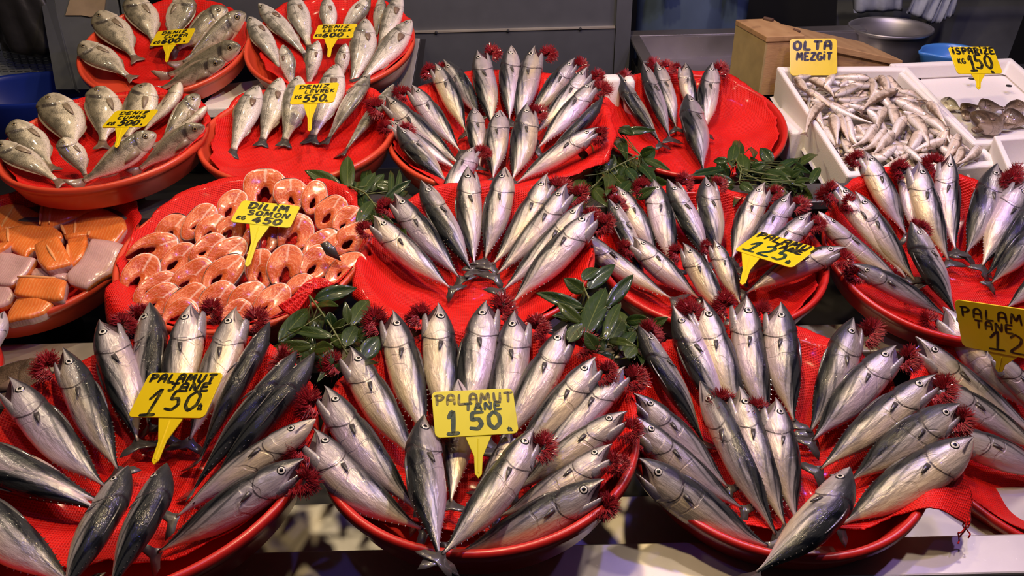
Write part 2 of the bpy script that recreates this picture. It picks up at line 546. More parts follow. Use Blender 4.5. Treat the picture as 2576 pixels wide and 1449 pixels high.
# small blue scoop bowl
MAT_SCOOP = plain_plastic('scoop_blue', (.06, .22, .62))
bc = at_y(2392, 128, 2.60)
s = depth(bc) / FPX
R1 = 66 * s
V = []; F = []
N = 48
prof = [(1, 0), (1.05, .004), (1.05, -.004), (1.0, -.01), (.82, -.085), (.0, -.09), (.0, -.082), (.76, -.078), (.95, -.01)]
for (rr, zz) in prof:
    for j in range(N):
        q = 2 * math.pi * j / N
        lip = 1 + .22 * math.exp(-((((q - math.pi * 1.03) + math.pi) % (2 * math.pi) - math.pi) / .22) ** 2) * (1 if zz > -.02 else 0)
        V.append((R1 * rr * lip * math.cos(q), R1 * rr * lip * math.sin(q) * .9, zz))
m_ = len(prof)
for i in range(m_):
    for j in range(N):
        F.append((i * N + j, i * N + (j + 1) % N, ((i + 1) % m_) * N + (j + 1) % N, ((i + 1) % m_) * N + j))
o = mobj('scoop_bowl', V, F, MAT_SCOOP); o.location = tuple(bc)
tag(o, 'small bright blue bowl with a spout behind the isparize sign', 'bowl')
mb = MB(); mb.box(1.45, 2.5, 2.47, 2.74, 0, bc[2] - .092)
tag(mb.obj('dark_cabinet', MAT_DARK), 'dark low cabinet under the small blue bowl', 'cabinet')
mb = MB(); mb.box(1.25, 2.5, 2.75, 3.1, 0, rim[2] - .311)
tag(mb.obj('dark_cabinet', MAT_DARK), 'dark low cabinet carrying the aluminium pot', 'cabinet')

# dark slate sheet at back right
MAT_SLATE = simple('slate_sheet', (.055, .06, .068), .6, nscale=7, namt=.6, bump=.2, bscale=14)
sl = quad_slab('slate_sheet', [at_y(2110, -80, 3.45), at_y(2620, -80, 3.45), at_y(2520, 190, 3.15), at_y(2100, 190, 3.15)], .012, MAT_SLATE, 'dark slate-coloured sheet standing behind the pot', 'sheet')

# hanging white carrier bags
MAT_PB = simple('white_bag', (.34, .38, .45), .4, nscale=30, namt=.3, bump=.5, bscale=30, trans=.0)
MAT_INK = simple('blue_ink', (.03, .06, .30), .5)
def bag_sheet(pts, Y, name, label, th=.012, seed=0, ink=None):
    rg = np.random.RandomState(seed)
    P = [at_y(x, y, Y) for x, y in pts]      # TL TR BR BL
    V = []; F = []
    n = 16
    for side in (0, 1):
        for i in range(n + 1):
            for j in range(n + 1):
                u, v_ = j / n, i / n
                p = (P[0] * (1 - u) + P[1] * u) * (1 - v_) + (P[3] * (1 - u) + P[2] * u) * v_
                bulge = math.sin(math.pi * u) ** .5 * math.sin(math.pi * min(1, v_ * .9 + .1)) ** .5
                fold = .007 * math.sin(u * 13 + seed + v_ * 2) + .004 * math.sin(u * 29 - v_ * 7 + seed)
                y = p[1] + (-1 if side == 0 else 1) * th * bulge + fold
                V.append((p[0], y, p[2]))
    m = (n + 1) * (n + 1)
    for i in range(n):
        for j in range(n):
            a = i * (n + 1) + j
            F.append((a, a + 1, a + n + 2, a + n + 1)); F.append((m + a, m + a + n + 1, m + a + n + 2, m + a + 1))
    for i in range(n):
        for a, b in ((i, i + 1), (n * (n + 1) + i, n * (n + 1) + i + 1), (i * (n + 1), (i + 1) * (n + 1)), (i * (n + 1) + n, (i + 1) * (n + 1) + n)):
            F.append((a, b, m + b, m + a))
    o = mobj(name, V, F, MAT_PB)
    tag(o, label, 'bag', 'white plastic bags hanging behind the pot')
    return o
bag_sheet([(2140, -120), (2282, -120), (2268, 28), (2148, 33)], 3.05, 'plastic_bag', 'wide crumpled white plastic bag hanging above the pot', .03, 1)
b1 = bag_sheet([(2330, -100), (2420, -100), (2340, 55), (2278, 32)], 3.03, 'plastic_bag', 'white plastic bag with blue print hanging right of the pot', .014, 3)
bag_sheet([(2370, -100), (2440, -100), (2368, 58), (2330, 60)], 3.045, 'plastic_bag', 'folded white plastic bag behind the printed bag', .012, 5)
bag_sheet([(2390, -100), (2440, -100), (2398, 40), (2370, 52)], 3.06, 'plastic_bag', 'white plastic bag rightmost of the hanging bags', .012, 7)

# crossbar the bags hang from, above the frame
mb = MB(); z_ = at_y(2280, -110, 3.05)[2]
mb.tube([(.9, 3.05, z_), (2.6, 3.05, z_)], .012, 10); tag(mb.obj('hanging_bar', MAT_STEELD, None, True), 'thin steel bar carrying the white plastic bags', 'bar')

# ------------------------------------------------------------------ fish skins (mesh attribute fc = (u along the body, d dorsal..ventral, sin))
def fish_nodes(name):
    t = NT(name)
    a = t.n('ShaderNodeAttribute', attribute_name='fc', attribute_type='GEOMETRY')
    s = t.n('ShaderNodeSeparateXYZ')
    t.l(a.outputs['Vector'], s.inputs[0])
    oi = t.n('ShaderNodeObjectInfo')
    oc = t.n('ShaderNodeSeparateXYZ')
    t.l(oi.outputs['Color'], oc.inputs[0])
    off = t.n('ShaderNodeVectorMath', operation='SCALE')
    off.inputs[0].default_value = (7.3, 3.1, 5.7)
    t.l(oc.outputs[1], off.inputs['Scale'])
    add = t.n('ShaderNodeVectorMath', operation='ADD')
    t.l(t.objco(), add.inputs[0]); t.l(off.outputs[0], add.inputs[1])
    return t, s.outputs[0], s.outputs[1], oc, add.outputs[0]

def bonito_skin():
    t, u, d, oc, co = fish_nodes('bonito_skin')
    st = t.n('ShaderNodeMapping'); st.inputs['Scale'].default_value = (0.35, 1.3, 1.3)
    t.l(co, st.inputs['Vector'])
    nz = t.noise(28, 5, st.outputs[0])
    nz2 = t.noise(75, 3, st.outputs[0])
    dd = t.math('ADD', d, t.math('MULTIPLY', t.math('SUBTRACT', nz, 0.5), 1.0))
    thr = t.math('SUBTRACT', 0.30, oc.outputs[0])
    back = t.smooth(dd, thr, t.math('ADD', thr, 0.36))
    flank = t.smooth(dd, t.math('SUBTRACT', thr, 0.75), thr)
    # oblique dark lines of the upper flank
    ph = t.math('ADD', t.math('MULTIPLY', d, 15.0), t.math('MULTIPLY', u, 24.0))
    ph = t.math('ADD', ph, t.math('MULTIPLY', nz, 5.0))
    lines = t.smooth(t.math('SINE', ph), 0.05, 0.9)
    lz = t.math('MULTIPLY', t.smooth(dd, t.math('SUBTRACT', thr, 0.6), t.math('ADD', thr, 0.15)), t.smooth(u, 0.3, 0.5))
    lamp_tint = t.smooth(t.noise(11, 3, st.outputs[0]), .35, .65)  # cream and lilac cast of the lamps, painted into the belly colour
    belly = t.mix(lamp_tint, t.mix(nz, (0.44, 0.35, 0.21), (0.90, 0.74, 0.46)), t.mix(nz, (0.34, 0.27, 0.36), (0.72, 0.57, 0.68)))
    mid = t.mix(nz2, (0.15, 0.15, 0.155), (0.46, 0.44, 0.41))
    c = t.mix(t.math('MULTIPLY', flank, 0.9), belly, mid)
    blot = t.smooth(t.noise(17, 4, co), .52, .70)
    c = t.mix(t.math('MULTIPLY', blot, t.math('ADD', .22, t.math('MULTIPLY', flank, .4))), c, (0.13, 0.12, 0.12))
    c = t.mix(t.math('MULTIPLY', lz, t.math('MULTIPLY', lines, 0.85)), c, (0.045, 0.046, 0.05))
    bk = t.mix(lines, t.mix(nz, (0.008, 0.010, 0.011), (0.034, 0.037, 0.036)), (0.004, 0.005, 0.007))
    hb = t.smooth(u, 0.38, 0.26)
    bk = t.mix(t.math('MULTIPLY', hb, 0.45), bk, (0.035, 0.036, 0.038))
    c = t.mix(back, c, bk)
    # gill cover: greyer plate with a thin dark edge
    head = t.smooth(u, 0.34, 0.31)
    c = t.mix(t.math('MULTIPLY', head, 0.45), c, t.mix(back, t.mix(t.noise(42, 4, co), (0.16, 0.15, 0.16), (0.66, 0.60, 0.58)), (0.035, 0.036, 0.04)))
    e = t.math('SUBTRACT', 0.345, t.math('MULTIPLY', t.math('MULTIPLY', d, d), 0.085))
    ln = t.smooth(t.math('ABSOLUTE', t.math('SUBTRACT', u, t.math('ADD', e, 0.004))), 0.008, 0.003)
    c = t.mix(t.math('MULTIPLY', ln, 0.85), c, (0.03, 0.02, 0.025))
    # mouth line
    ml = t.math('MULTIPLY', t.smooth(u, 0.155, 0.135), t.smooth(t.math('ABSOLUTE', t.math('ADD', d, t.math('ADD', 0.02, t.math('MULTIPLY', u, 2.6)))), 0.16, 0.05))
    c = t.mix(t.math('MULTIPLY', ml, 0.9), c, (0.03, 0.02, 0.03))
    # corselet edge / skin marks
    wr = t.n('ShaderNodeTexWave', wave_type='BANDS', bands_direction='X')
    wr.inputs['Scale'].default_value = 9; wr.inputs['Distortion'].default_value = 16; wr.inputs['Detail'].default_value = 3
    t.l(co, wr.inputs['Vector'])
    wm = t.math('MULTIPLY', t.smooth(wr.outputs[1], 0.93, 0.99), t.math('MULTIPLY', t.smooth(u, 0.26, 0.3), t.smooth(u, 0.6, 0.45)))
    c = t.mix(t.math('MULTIPLY', wm, 0.03), c, (0.12, 0.11, 0.12))
    br = t.n('ShaderNodeMix', data_type='RGBA', blend_type='MULTIPLY')
    br.inputs[0].default_value = 1.0
    t.l(c, br.inputs[6])
    cb = t.n('ShaderNodeCombineXYZ')
    for i in range(3):
        t.l(oc.outputs[2], cb.inputs[i])
    t.l(cb.outputs[0], br.inputs[7])
    c = br.outputs[2]
    t.set(col=c, rough=t.math('ADD', 0.24, t.math('MULTIPLY', nz2, 0.25)), metal=t.math('SUBTRACT', .26, t.math('MULTIPLY', back, .26)), coat=t.math('SUBTRACT', .85, t.math('MULTIPLY', back, .40)), coatr=0.05, spec=t.math('SUBTRACT', .35, t.math('MULTIPLY', back, .27)))
    h = t.math('ADD', t.math('MULTIPLY', t.noise(60, 4, st.outputs[0]), 1.0), t.math('MULTIPLY', wm, -0.25))
    t.bump(h, 0.55, 0.005)
    cbm = t.n('ShaderNodeBump'); cbm.inputs['Strength'].default_value = .55; cbm.inputs['Distance'].default_value = .004
    t.l(t.noise(115, 4, st.outputs[0], .65), cbm.inputs['Height']); t.l(cbm.outputs[0], t.b.inputs['Coat Normal'])
    return t.m

def scaled_skin(name, top, mid, low, thr, blotch=False, line=False, scale=420):
    t, u, d, oc, co = fish_nodes(name)
    nz = t.noise(45, 5, co)
    vo = t.n('ShaderNodeTexVoronoi'); vo.inputs['Scale'].default_value = scale
    t.l(co, vo.inputs['Vector'])
    dd = t.math('ADD', d, t.math('MULTIPLY', t.math('SUBTRACT', nz, 0.5), 0.7))
    back = t.smooth(dd, thr - 0.15, thr + 0.45)
    bel = t.smooth(dd, -0.35, -0.75)
    c = t.mix(back, mid, top)
    c = t.mix(bel, c, low)
    sp = t.math('MULTIPLY', t.smooth(nz, 0.44, 0.64), t.smooth(d, -0.7, 0.2))
    c = t.mix(t.math('MULTIPLY', sp, 0.62), c, tuple(x * 0.22 for x in top))
    sm = t.math('MULTIPLY', t.smooth(vo.outputs['Distance'], 0.45, 0.9), t.smooth(u, 0.2, 0.27))
    c = t.mix(t.math('MULTIPLY', sm, 0.45), c, tuple(x * 0.35 for x in top))
    e = t.math('SUBTRACT', 0.265, t.math('MULTIPLY', t.math('MULTIPLY', d, d), 0.07))
    ln = t.smooth(t.math('ABSOLUTE', t.math('SUBTRACT', u, t.math('ADD', e, 0.004))), 0.010, 0.003)
    c = t.mix(t.math('MULTIPLY', ln, 0.6), c, (0.08, 0.05, 0.04))
    if blotch:
        b = t.math('MULTIPLY', t.smooth(t.math('ABSOLUTE', t.math('SUBTRACT', u, t.math('ADD', e, 0.012))), 0.045, 0.018), t.smooth(t.math('ABSOLUTE', t.math('SUBTRACT', d, 0.44)), 0.42, 0.26))
        c = t.mix(t.math('MULTIPLY', b, 0.88), c, (0.03, 0.024, 0.02))
    if line:
        b = t.math('MULTIPLY', t.smooth(t.math('ABSOLUTE', t.math('SUBTRACT', d, 0.30)), 0.045, 0.015), t.smooth(u, 0.24, 0.3))
        c = t.mix(t.math('MULTIPLY', b, 0.75), c, (0.07, 0.065, 0.06))
        b = t.math('MULTIPLY', t.smooth(t.math('ABSOLUTE', t.math('SUBTRACT', u, 0.25)), 0.02, 0.008), t.smooth(t.math('ABSOLUTE', t.math('SUBTRACT', d, 0.35)), 0.5, 0.2))
        c = t.mix(t.math('MULTIPLY', b, 0.7), c, (0.03, 0.03, 0.03))
    ml = t.math('MULTIPLY', t.smooth(u, 0.08, 0.065), t.smooth(t.math('ABSOLUTE', t.math('ADD', d, t.math('ADD', 0.15, t.math('MULTIPLY', u, 3.0)))), 0.12, 0.03))
    c = t.mix(t.math('MULTIPLY', ml, 0.8), c, (0.06, 0.035, 0.03))
    t.set(col=c, rough=0.38, metal=0.12, coat=0.6, coatr=0.08)
    t.bump(t.math('ADD', t.math('MULTIPLY', vo.outputs['Distance'], -0.6), t.noise(50, 3, co)), 0.32, 0.002)
    return t.m

SKIN = dict(
    bonito=bonito_skin(),
    bream=scaled_skin('bream_skin', (0.17, 0.15, 0.095), (0.45, 0.40, 0.28), (0.66, 0.59, 0.47), 0.1, blotch=True),
    bass=scaled_skin('bass_skin', (0.20, 0.19, 0.145), (0.52, 0.49, 0.42), (0.72, 0.65, 0.60), 0.28, line=True),
    whiting=scaled_skin('whiting_skin', (0.20, 0.115, 0.06), (0.66, 0.54, 0.41), (0.84, 0.78, 0.73), 0.36, scale=900),
    brown=scaled_skin('brown_fish_skin', (0.10, 0.062, 0.035), (0.22, 0.15, 0.09), (0.40, 0.31, 0.24), 0.0, scale=500),
)
MAT_FIN = simple('fin_dark', (0.055, 0.048, 0.045), 0.35, nscale=120, namt=0.5, coat=0.6)
MAT_FINP = simple('fin_tan', (0.26, 0.20, 0.13), 0.4, nscale=120, namt=0.5, coat=0.5)
MAT_FINR = simple('fin_brown', (0.20, 0.13, 0.09), 0.4, nscale=120, namt=0.5, coat=0.5)
MAT_FINLET = simple('finlet_pale', (0.42, 0.40, 0.38), 0.35, nscale=60, namt=0.4)
MAT_JAW = simple('jaw_skin', (0.34, 0.31, 0.32), 0.28, 0.2, nscale=140, namt=0.5, bump=0.3, coat=0.8)
MAT_MOUTH = simple('mouth_dark', (0.035, 0.012, 0.016), 0.35, nscale=80, namt=0.5)
MAT_GILL = simple('gill_red', (0.30, 0.006, 0.014), 0.5, nscale=200, namt=0.55, coat=0.5)
MAT_GILLB = simple('gill_arch', (0.42, 0.12, 0.14), 0.3, nscale=90, namt=0.4, coat=0.6)

def eye_mat(name, iris):
    t = NT(name)
    a = t.n('ShaderNodeAttribute', attribute_name='fc', attribute_type='GEOMETRY')
    s = t.n('ShaderNodeSeparateXYZ'); t.l(a.outputs['Vector'], s.inputs[0])
    r = s.outputs[0]
    c = t.mix(t.smooth(r, 0.46, 0.51), (0.006, 0.006, 0.007), iris)
    c = t.mix(t.smooth(r, 0.78, 0.86), c, (0.02, 0.02, 0.022))
    t.set(col=c, rough=0.15, coat=0.4, coatr=0.05)
    return t.m
EYE = dict(bonito=eye_mat('eye_silver', (0.60, 0.57, 0.48)), bream=eye_mat('eye_amber', (0.20, 0.15, 0.07)),
           bass=eye_mat('eye_grey', (0.34, 0.31, 0.22)), whiting=eye_mat('eye_pale', (0.6, 0.55, 0.4)), brown=eye_mat('eye_brown', (0.25, 0.18, 0.08)))

# ------------------------------------------------------------------ fish shapes
PROF = dict(
    bonito=dict(
        u=[0, .02, .05, .09, .14, .2, .27, .36, .46, .56, .66, .76, .85, .92, .97, 1],
        d=[.04, .16, .32, .50, .67, .81, .91, .98, 1, .98, .88, .68, .42, .22, .11, .1],
        v=[.04, .18, .38, .58, .76, .89, .96, 1, 1, .97, .85, .62, .36, .19, .1, .1],
        t=[.05, .16, .31, .46, .60, .71, .78, .82, .82, .78, .66, .48, .29, .17, .12, .08]),
    bass=dict(
        u=[0, .02, .05, .09, .14, .2, .27, .36, .46, .56, .66, .76, .85, .92, .97, 1],
        d=[.06, .2, .34, .5, .66, .82, .94, 1, .98, .88, .74, .58, .43, .34, .29, .28],
        v=[.06, .22, .38, .52, .66, .8, .92, 1, 1, .92, .76, .57, .4, .3, .26, .26],
        t=[.05, .16, .28, .38, .47, .54, .6, .63, .62, .56, .46, .34, .23, .15, .1, .07]),
    bream=dict(
        u=[0, .02, .05, .09, .14, .2, .27, .36, .46, .56, .66, .76, .85, .92, .97, 1],
        d=[.14, .36, .57, .76, .9, .97, 1, .98, .9, .78, .62, .45, .31, .24, .21, .2],
        v=[.06, .22, .38, .52, .66, .79, .9, 1, 1, .93, .79, .57, .36, .25, .21, .2],
        t=[.08, .2, .29, .36, .41, .45, .47, .47, .45, .41, .35, .26, .18, .12, .08, .06]),
    whiting=dict(
        u=[0, .02, .05, .09, .14, .2, .27, .36, .46, .56, .66, .76, .85, .92, .97, 1],
        d=[.12, .34, .52, .68, .8, .9, .97, 1, .92, .78, .62, .47, .34, .26, .2, .18],
        v=[.12, .32, .5, .66, .8, .92, 1, 1, .9, .72, .56, .42, .31, .24, .2, .18],
        t=[.12, .34, .52, .66, .76, .83, .86, .84, .74, .6, .46, .34, .24, .17, .12, .1]))
PROF['brown'] = PROF['bream']
EYEP = dict(bonito=(.150, .22, .0235), bass=(.095, .30, .025), bream=(.125, .36, .034), whiting=(.075, .35, .026), brown=(.1, .5, .022))

def hermite(xs, ys, x):
    xs = np.asarray(xs); ys = np.asarray(ys)
    m = np.gradient(ys, xs)
    i = np.clip(np.searchsorted(xs, x) - 1, 0, len(xs) - 2)
    h = xs[i + 1] - xs[i]
    s = (x - xs[i]) / h
    return ((2 * s ** 3 - 3 * s ** 2 + 1) * ys[i] + (s ** 3 - 2 * s ** 2 + s) * h * m[i]
            + (-2 * s ** 3 + 3 * s ** 2) * ys[i + 1] + (s ** 3 - s ** 2) * h * m[i + 1])

class Shape:
    def __init__(s, kind, L, h, o=0, ky=0.0, kz=0.0, lift=0.0):
        s.kind, s.L, s.h2, s.o, s.ky, s.kz = kind, L, h / 2, o, ky, kz
        s.lift = lift
        s.p = PROF[kind]
    def centre(s, u):
        return np.stack([-s.L * u, s.ky * s.L * 4 * u * (1 - u), s.kz * s.L * 4 * u * (1 - u) + s.lift * np.clip(1 - u / .35, 0, 1) ** 2], -1)
    def at(s, u, th):
        u = np.asarray(u, float); th = np.asarray(th, float)
        p = s.p
        D = hermite(p['u'], p['d'], u); V = hermite(p['u'], p['v'], u); T = hermite(p['u'], p['t'], u)
        if s.o:
            V = V * np.where(u < .21, np.clip((u / .21), 0, 1) ** 1.15 * .98 + .02, 1)
        d, w = np.cos(th), np.sin(th)
        e = ((.345) if s.kind == 'bonito' else .262) - 0.085 * d * d
        bulge = 1 + 0.06 * np.clip((u - .06) / .14, 0, 1) * (u < e) - 0.025 * np.exp(-((u - e - .012) / .012) ** 2) * (u >= e)
        y = np.where(d > 0, D, V) * d * s.h2 * bulge
        z = T * np.sign(w) * np.abs(w) ** .92 * s.h2 * bulge
        c = s.centre(u)
        return c + np.stack([0 * y, y, z], -1)

_rg = np.random.RandomState(5)
def plate(pts, th, bend=None):
    """thin solid from a closed outline in the xy plane, fan about its centroid"""
    pts = np.asarray(pts, float)
    n = len(pts)
    c = pts.mean(0)
    P = np.vstack([c, pts])
    z = np.zeros(n + 1) if bend is None else np.array([bend(*p) for p in P])
    top = np.c_[P, z + th]; bot = np.c_[P, z - th]
    top[1:, 2] -= th * .5; bot[1:, 2] += th * .5
    f = []
    for i in range(n):
        j = (i + 1) % n
        f += [(0, 1 + i, 1 + j), (n + 1, n + 2 + j, n + 2 + i), (1 + i, n + 2 + i, n + 2 + j, 1 + j)]
    return np.vstack([top, bot]), f

UG = np.unique(np.r_[np.linspace(0, .3, 26), np.linspace(.3, 1, 26)])
UG_S = np.unique(np.r_[np.linspace(0, .3, 10), np.linspace(.3, 1, 12)])

def body_mesh(S, small=False):
    us = UG_S if small else UG
    n = 12 if small else 26
    th = np.linspace(0, 2 * math.pi, n, endpoint=False)
    U, T = np.meshgrid(us, th, indexing='ij')
    V = S.at(U.ravel(), T.ravel())
    A = np.stack([U.ravel(), np.cos(T.ravel()), np.sin(T.ravel())], -1)
    f = []
    m = len(us)
    for i in range(m - 1):
        for j in range(n):
            k = (j + 1) % n
            f.append((i * n + j, i * n + k, (i + 1) * n + k, (i + 1) * n + j))
    f.append(tuple(range(n))[::-1]); f.append(tuple(range((m - 1) * n, m * n)))
    return V, f, A

def eye_mesh(S, side):
    u, d, r = EYEP[S.kind]
    r *= S.L * (1.0 if S.kind != 'bonito' else min(1.15, S.h2 * 2 / S.L / .2))
    th = math.acos(d) * side
    c = S.at(np.array([u]), np.array([th]))[0]
    a = S.at(np.array([u + .015]), np.array([th]))[0]; b = S.at(np.array([u]), np.array([th + .1]))[0]
    t1 = nv(a - c); nrm = nv(np.cross(t1, b - c))
    if nrm[2] * side < 0:
        nrm = -nrm
    t2 = np.cross(nrm, t1)
    v = []; A = []; f = []
    K = 16
    rr = [0, .25, .44, .46, .62, .8, .82, 1.0, 1.15]
    hh = [.24, .235, .22, .22, .18, .13, .12, .03, -.25]
    v.append(c + nrm * r * hh[0]); A.append((0, 0, 0))
    for q, h in zip(rr[1:], hh[1:]):
        for j in range(K):
            g = 2 * math.pi * j / K
            v.append(c + (t1 * math.cos(g) + t2 * math.sin(g)) * r * q + nrm * r * h); A.append((q, 0, 0))
    for j in range(K):
        f.append((0, 1 + j, 1 + (j + 1) % K))
    for i in range(len(rr) - 2):
        for j in range(K):
            k = (j + 1) % K
            f.append((1 + i * K + j, 1 + i * K + k, 1 + (i + 1) * K + k, 1 + (i + 1) * K + j))
    return v, f, A

def fin_mesh(S, u, d, side, ln, wd, sweep, lift=.25):
    """pectoral fin lying on the flank, root at (u,d)"""
    th = math.acos(d) * side
    c = S.at(np.array([u]), np.array([th]))[0]
    a = S.at(np.array([u + .03]), np.array([th]))[0]; b = S.at(np.array([u]), np.array([th + .12]))[0]
    t1 = nv(a - c); nrm = nv(np.cross(t1, b - c))
    if nrm[2] * side < 0:
        nrm = -nrm
    t2 = nv(np.cross(nrm, t1))
    if t2[1] > 0:
        t2 = -t2          # towards the belly
    t1 = nv(t1 * math.cos(sweep) + t2 * math.sin(sweep)); t2 = np.cross(nrm, t1) * (1 if np.dot(np.cross(nrm, t1), t2) > 0 else -1)
    L = S.L
    out = [(-.05, -.5), (.2, -.55), (.5, -.42), (.8, -.2), (1.0, .02), (.8, .2), (.5, .38), (.2, .52), (-.05, .5)] if S.kind == 'bonito' else [(-.05, -.5), (.15, -.62), (.45, -.55), (.8, -.3), (1.0, .05), (.8, .28), (.45, .5), (.15, .6), (-.05, .5)]
    P, f = plate([(x * ln * L, y * wd * L) for x, y in out], .0016 * (L / .28))
    n = nrm
    V = [c + t1 * p[0] + t2 * p[1] + n * (p[2] + .004 * L + lift * max(p[0], 0)) for p in P]
    return V, f

def caudal(S, fork, span, ln, twist):
    L = S.L; hb = S.h2 * PROF[S.kind]['d'][-1]
    if fork > .5:
        o = [(0.02, hb), (-.01 * L, .30 * span * L), (-.42 * ln * L, .78 * span * L), (-ln * L, 1.05 * span * L), (-.92 * ln * L, .66 * span * L), (-.76 * ln * L, .34 * span * L), (-.62 * ln * L, 0)]
    else:
        o = [(0.02, hb), (-.3 * ln * L, .5 * span * L), (-.75 * ln * L, .9 * span * L), (-ln * L, span * L), (-.92 * ln * L, .5 * span * L), (-(1 - fork * .6) * ln * L, 0)]
    o = [(x if x < .01 else .02 * L, y) for x, y in o]
    o = o + [(x, -y) for x, y in o[-2::-1]]
    V, f = plate(o, .003 * L, lambda x, y: twist * (x * x) / L * 1.2 + twist * .35 * abs(y) * (abs(x) / (ln * L)))
    V[:, 0] -= L
    return V, f

def finlets(S):
    v = []; f = []
    L = S.L
    for sgn in (1, -1):
        for k in range(8):
            u = .66 + .036 * k
            c = S.at(np.array([u]), np.array([0.0 if sgn > 0 else math.pi]))[0]
            l = .014 * L; hh = .0065 * L
            n = len(v)
            for z in (.003 * L, -.003 * L):
                v += [c + (.4 * l, -sgn * .004 * L, z), c + (-.5 * l, -sgn * .004 * L, z), c + (-.75 * l, sgn * hh, z * .4)]
            f += [(n, n + 1, n + 2), (n + 5, n + 4, n + 3), (n, n + 2, n + 5, n + 3), (n + 1, n + 4, n + 5, n + 2), (n, n + 3, n + 4, n + 1)]
    return v, f

def dorsal_mesh(S, u0, u1, hgt, th0=0.0):
    """low folded fin along the back"""
    us = np.linspace(u0, u1, 12)
    c = S.at(us, np.full(12, th0))
    s = np.sin(np.linspace(0, math.pi, 12)) ** .6 * (1 - .5 * np.linspace(0, 1, 12))
    sg = 1 if th0 == 0 else -1
    v = []; f = []
    for i in range(12):
        for z in (1, -1):
            v.append(c[i] + (0, -sg * .004 * S.L, z * .004 * S.L))
            v.append(c[i] + (-.01 * S.L, sg * hgt * S.L * s[i], z * .0015 * S.L))
    for i in range(11):
        a = 4 * i
        f += [(a, a + 1, a + 5, a + 4), (a + 3, a + 2, a + 6, a + 7), (a + 1, a + 3, a + 7, a + 5)]
    return v, f

def jaw_mesh(S, ang):
    L, h = S.L, S.h2
    c0 = S.at(np.array([.24]), np.array([math.pi]))[0]
    piv = c0 + np.array([0, .38 * h, 0])
    d0 = math.radians(13) - ang * .42
    zl = S.centre(np.array([.1]))[0][2]
    ax = nv([math.cos(d0), math.sin(d0), zl / (.2 * L)]); up = np.array([-math.sin(d0), math.cos(d0), 0])
    v = []; f = []
    ss = np.linspace(0, 1, 11); n = 16
    for s in ss:
        wz = h * (.60 * (1 - s ** 2.0) ** .8 + .05); wy = h * (.37 * (1 - s ** 1.5) ** .8 + .05)
        for j in range(n):
            q = 2 * math.pi * j / n
            yy = math.cos(q)
            yy = yy * (1.0 if yy < 0 else .35)
            zz = math.sin(q)
            lip = .10 * h * abs(zz) ** 3 * (1 - s * .5)
            v.append(piv + ax * (s * .225 * L - .025 * L) + up * (wy * yy + lip) + np.array([0, 0, wz * zz]))
    m = len(ss)
    for i in range(m - 1):
        for j in range(n):
            k = (j + 1) % n
            f.append((i * n + j, i * n + k, (i + 1) * n + k, (i + 1) * n + j))
    f.append(tuple(range(n))[::-1]); f.append(tuple(range((m - 1) * n, m * n)))
    tip = piv + ax * .20 * L
    return v, f, piv, tip, ax

def mouth_mesh(S, piv, ax):
    mb = MB()
    L, h = S.L, S.h2
    a = S.at(np.array([.03]), np.array([math.pi]))[0]
    b = piv + ax * .13 * L
    c = piv + np.array([-.01 * L, .12 * h, 0])
    w = .34 * h
    mb.add([a + (0, 0, w * .4), b + (0, 0, w * .5), c + (0, 0, w * 1.6), a - (0, 0, w * .4), b - (0, 0, w * .5), c - (0, 0, w * 1.6)],
           [(0, 1, 2), (5, 4, 3), (0, 3, 4, 1), (1, 4, 5, 2), (2, 5, 3, 0)])
    return mb.v, mb.f

def gill_mesh(S, tip, side, seed, big=1.0):
    rg = random.Random(seed)
    L = S.L
    mb = MB()
    vent = S.at(np.array([.17]), np.array([math.pi]))[0]
    up = side
    p0 = tip + np.array([-.03, -.008, .015 * up]) * L
    p1 = tip + np.array([.028, -.022, .03 * up]) * L
    p2 = tip + np.array([.022, -.075, .03 * up]) * L
    p3 = tip + np.array([-.055, -.10, .025 * up]) * L
    p4 = tip + np.array([-.125, -.045, .02 * up]) * L
    for arch in range(2):
        sh = np.array([rg.uniform(-.025, .02), rg.uniform(-.02, .02), -.03 * arch * up]) * L
        C = [p0 + sh, p1 + sh * 1.6, p2 + sh * 2, p3 + sh, p4 + sh]
        ts = np.linspace(0, 4, 5); tt = np.linspace(0.1 * arch, 4 - .3 * arch, 30)
        path = np.stack([hermite(ts, np.array([c[i] for c in C]), tt) for i in range(3)], -1)
        mid = path.mean(0)
        mb.tube(path, .006 * L * big, 6)
        T = np.gradient(path, axis=0)
        for i in range(30):
            for k in range(14):
                base = path[i] + (T[i] * rg.uniform(-.4, .4))
                base = base + (mid - base) * rg.random() ** 2 * .75 + np.array([0, 0, .012 * L * rg.uniform(-1, 1)])
                o = base - mid
                o = nv(o - np.dot(o, nv(T[i])) * nv(T[i]) + 1e-6)
                dr = nv(o + np.array([0, 0, 1.0]) * rg.uniform(-.5, 1.3) * up + nv(T[i]) * rg.uniform(-.35, .35))
                ln = L * .05 * big * rg.uniform(.35, 1.3)
                s = nv(np.cross(dr, (.3, .5, .8))) * .003 * L; s2 = nv(np.cross(dr, s)) * .003 * L
                n = len(mb.v)
                e = base + dr * ln
                mb.add([base + s, base - s * .5 + s2, base - s * .5 - s2, e + s * .3, e - s * .2 + s2 * .3, e - s * .2 - s2 * .3],
                       [(0, 1, 4, 3), (1, 2, 5, 4), (2, 0, 3, 5), (3, 4, 5)])
    return mb.v, mb.f

RND = random.Random(11)
FISH = []   # records for the labels

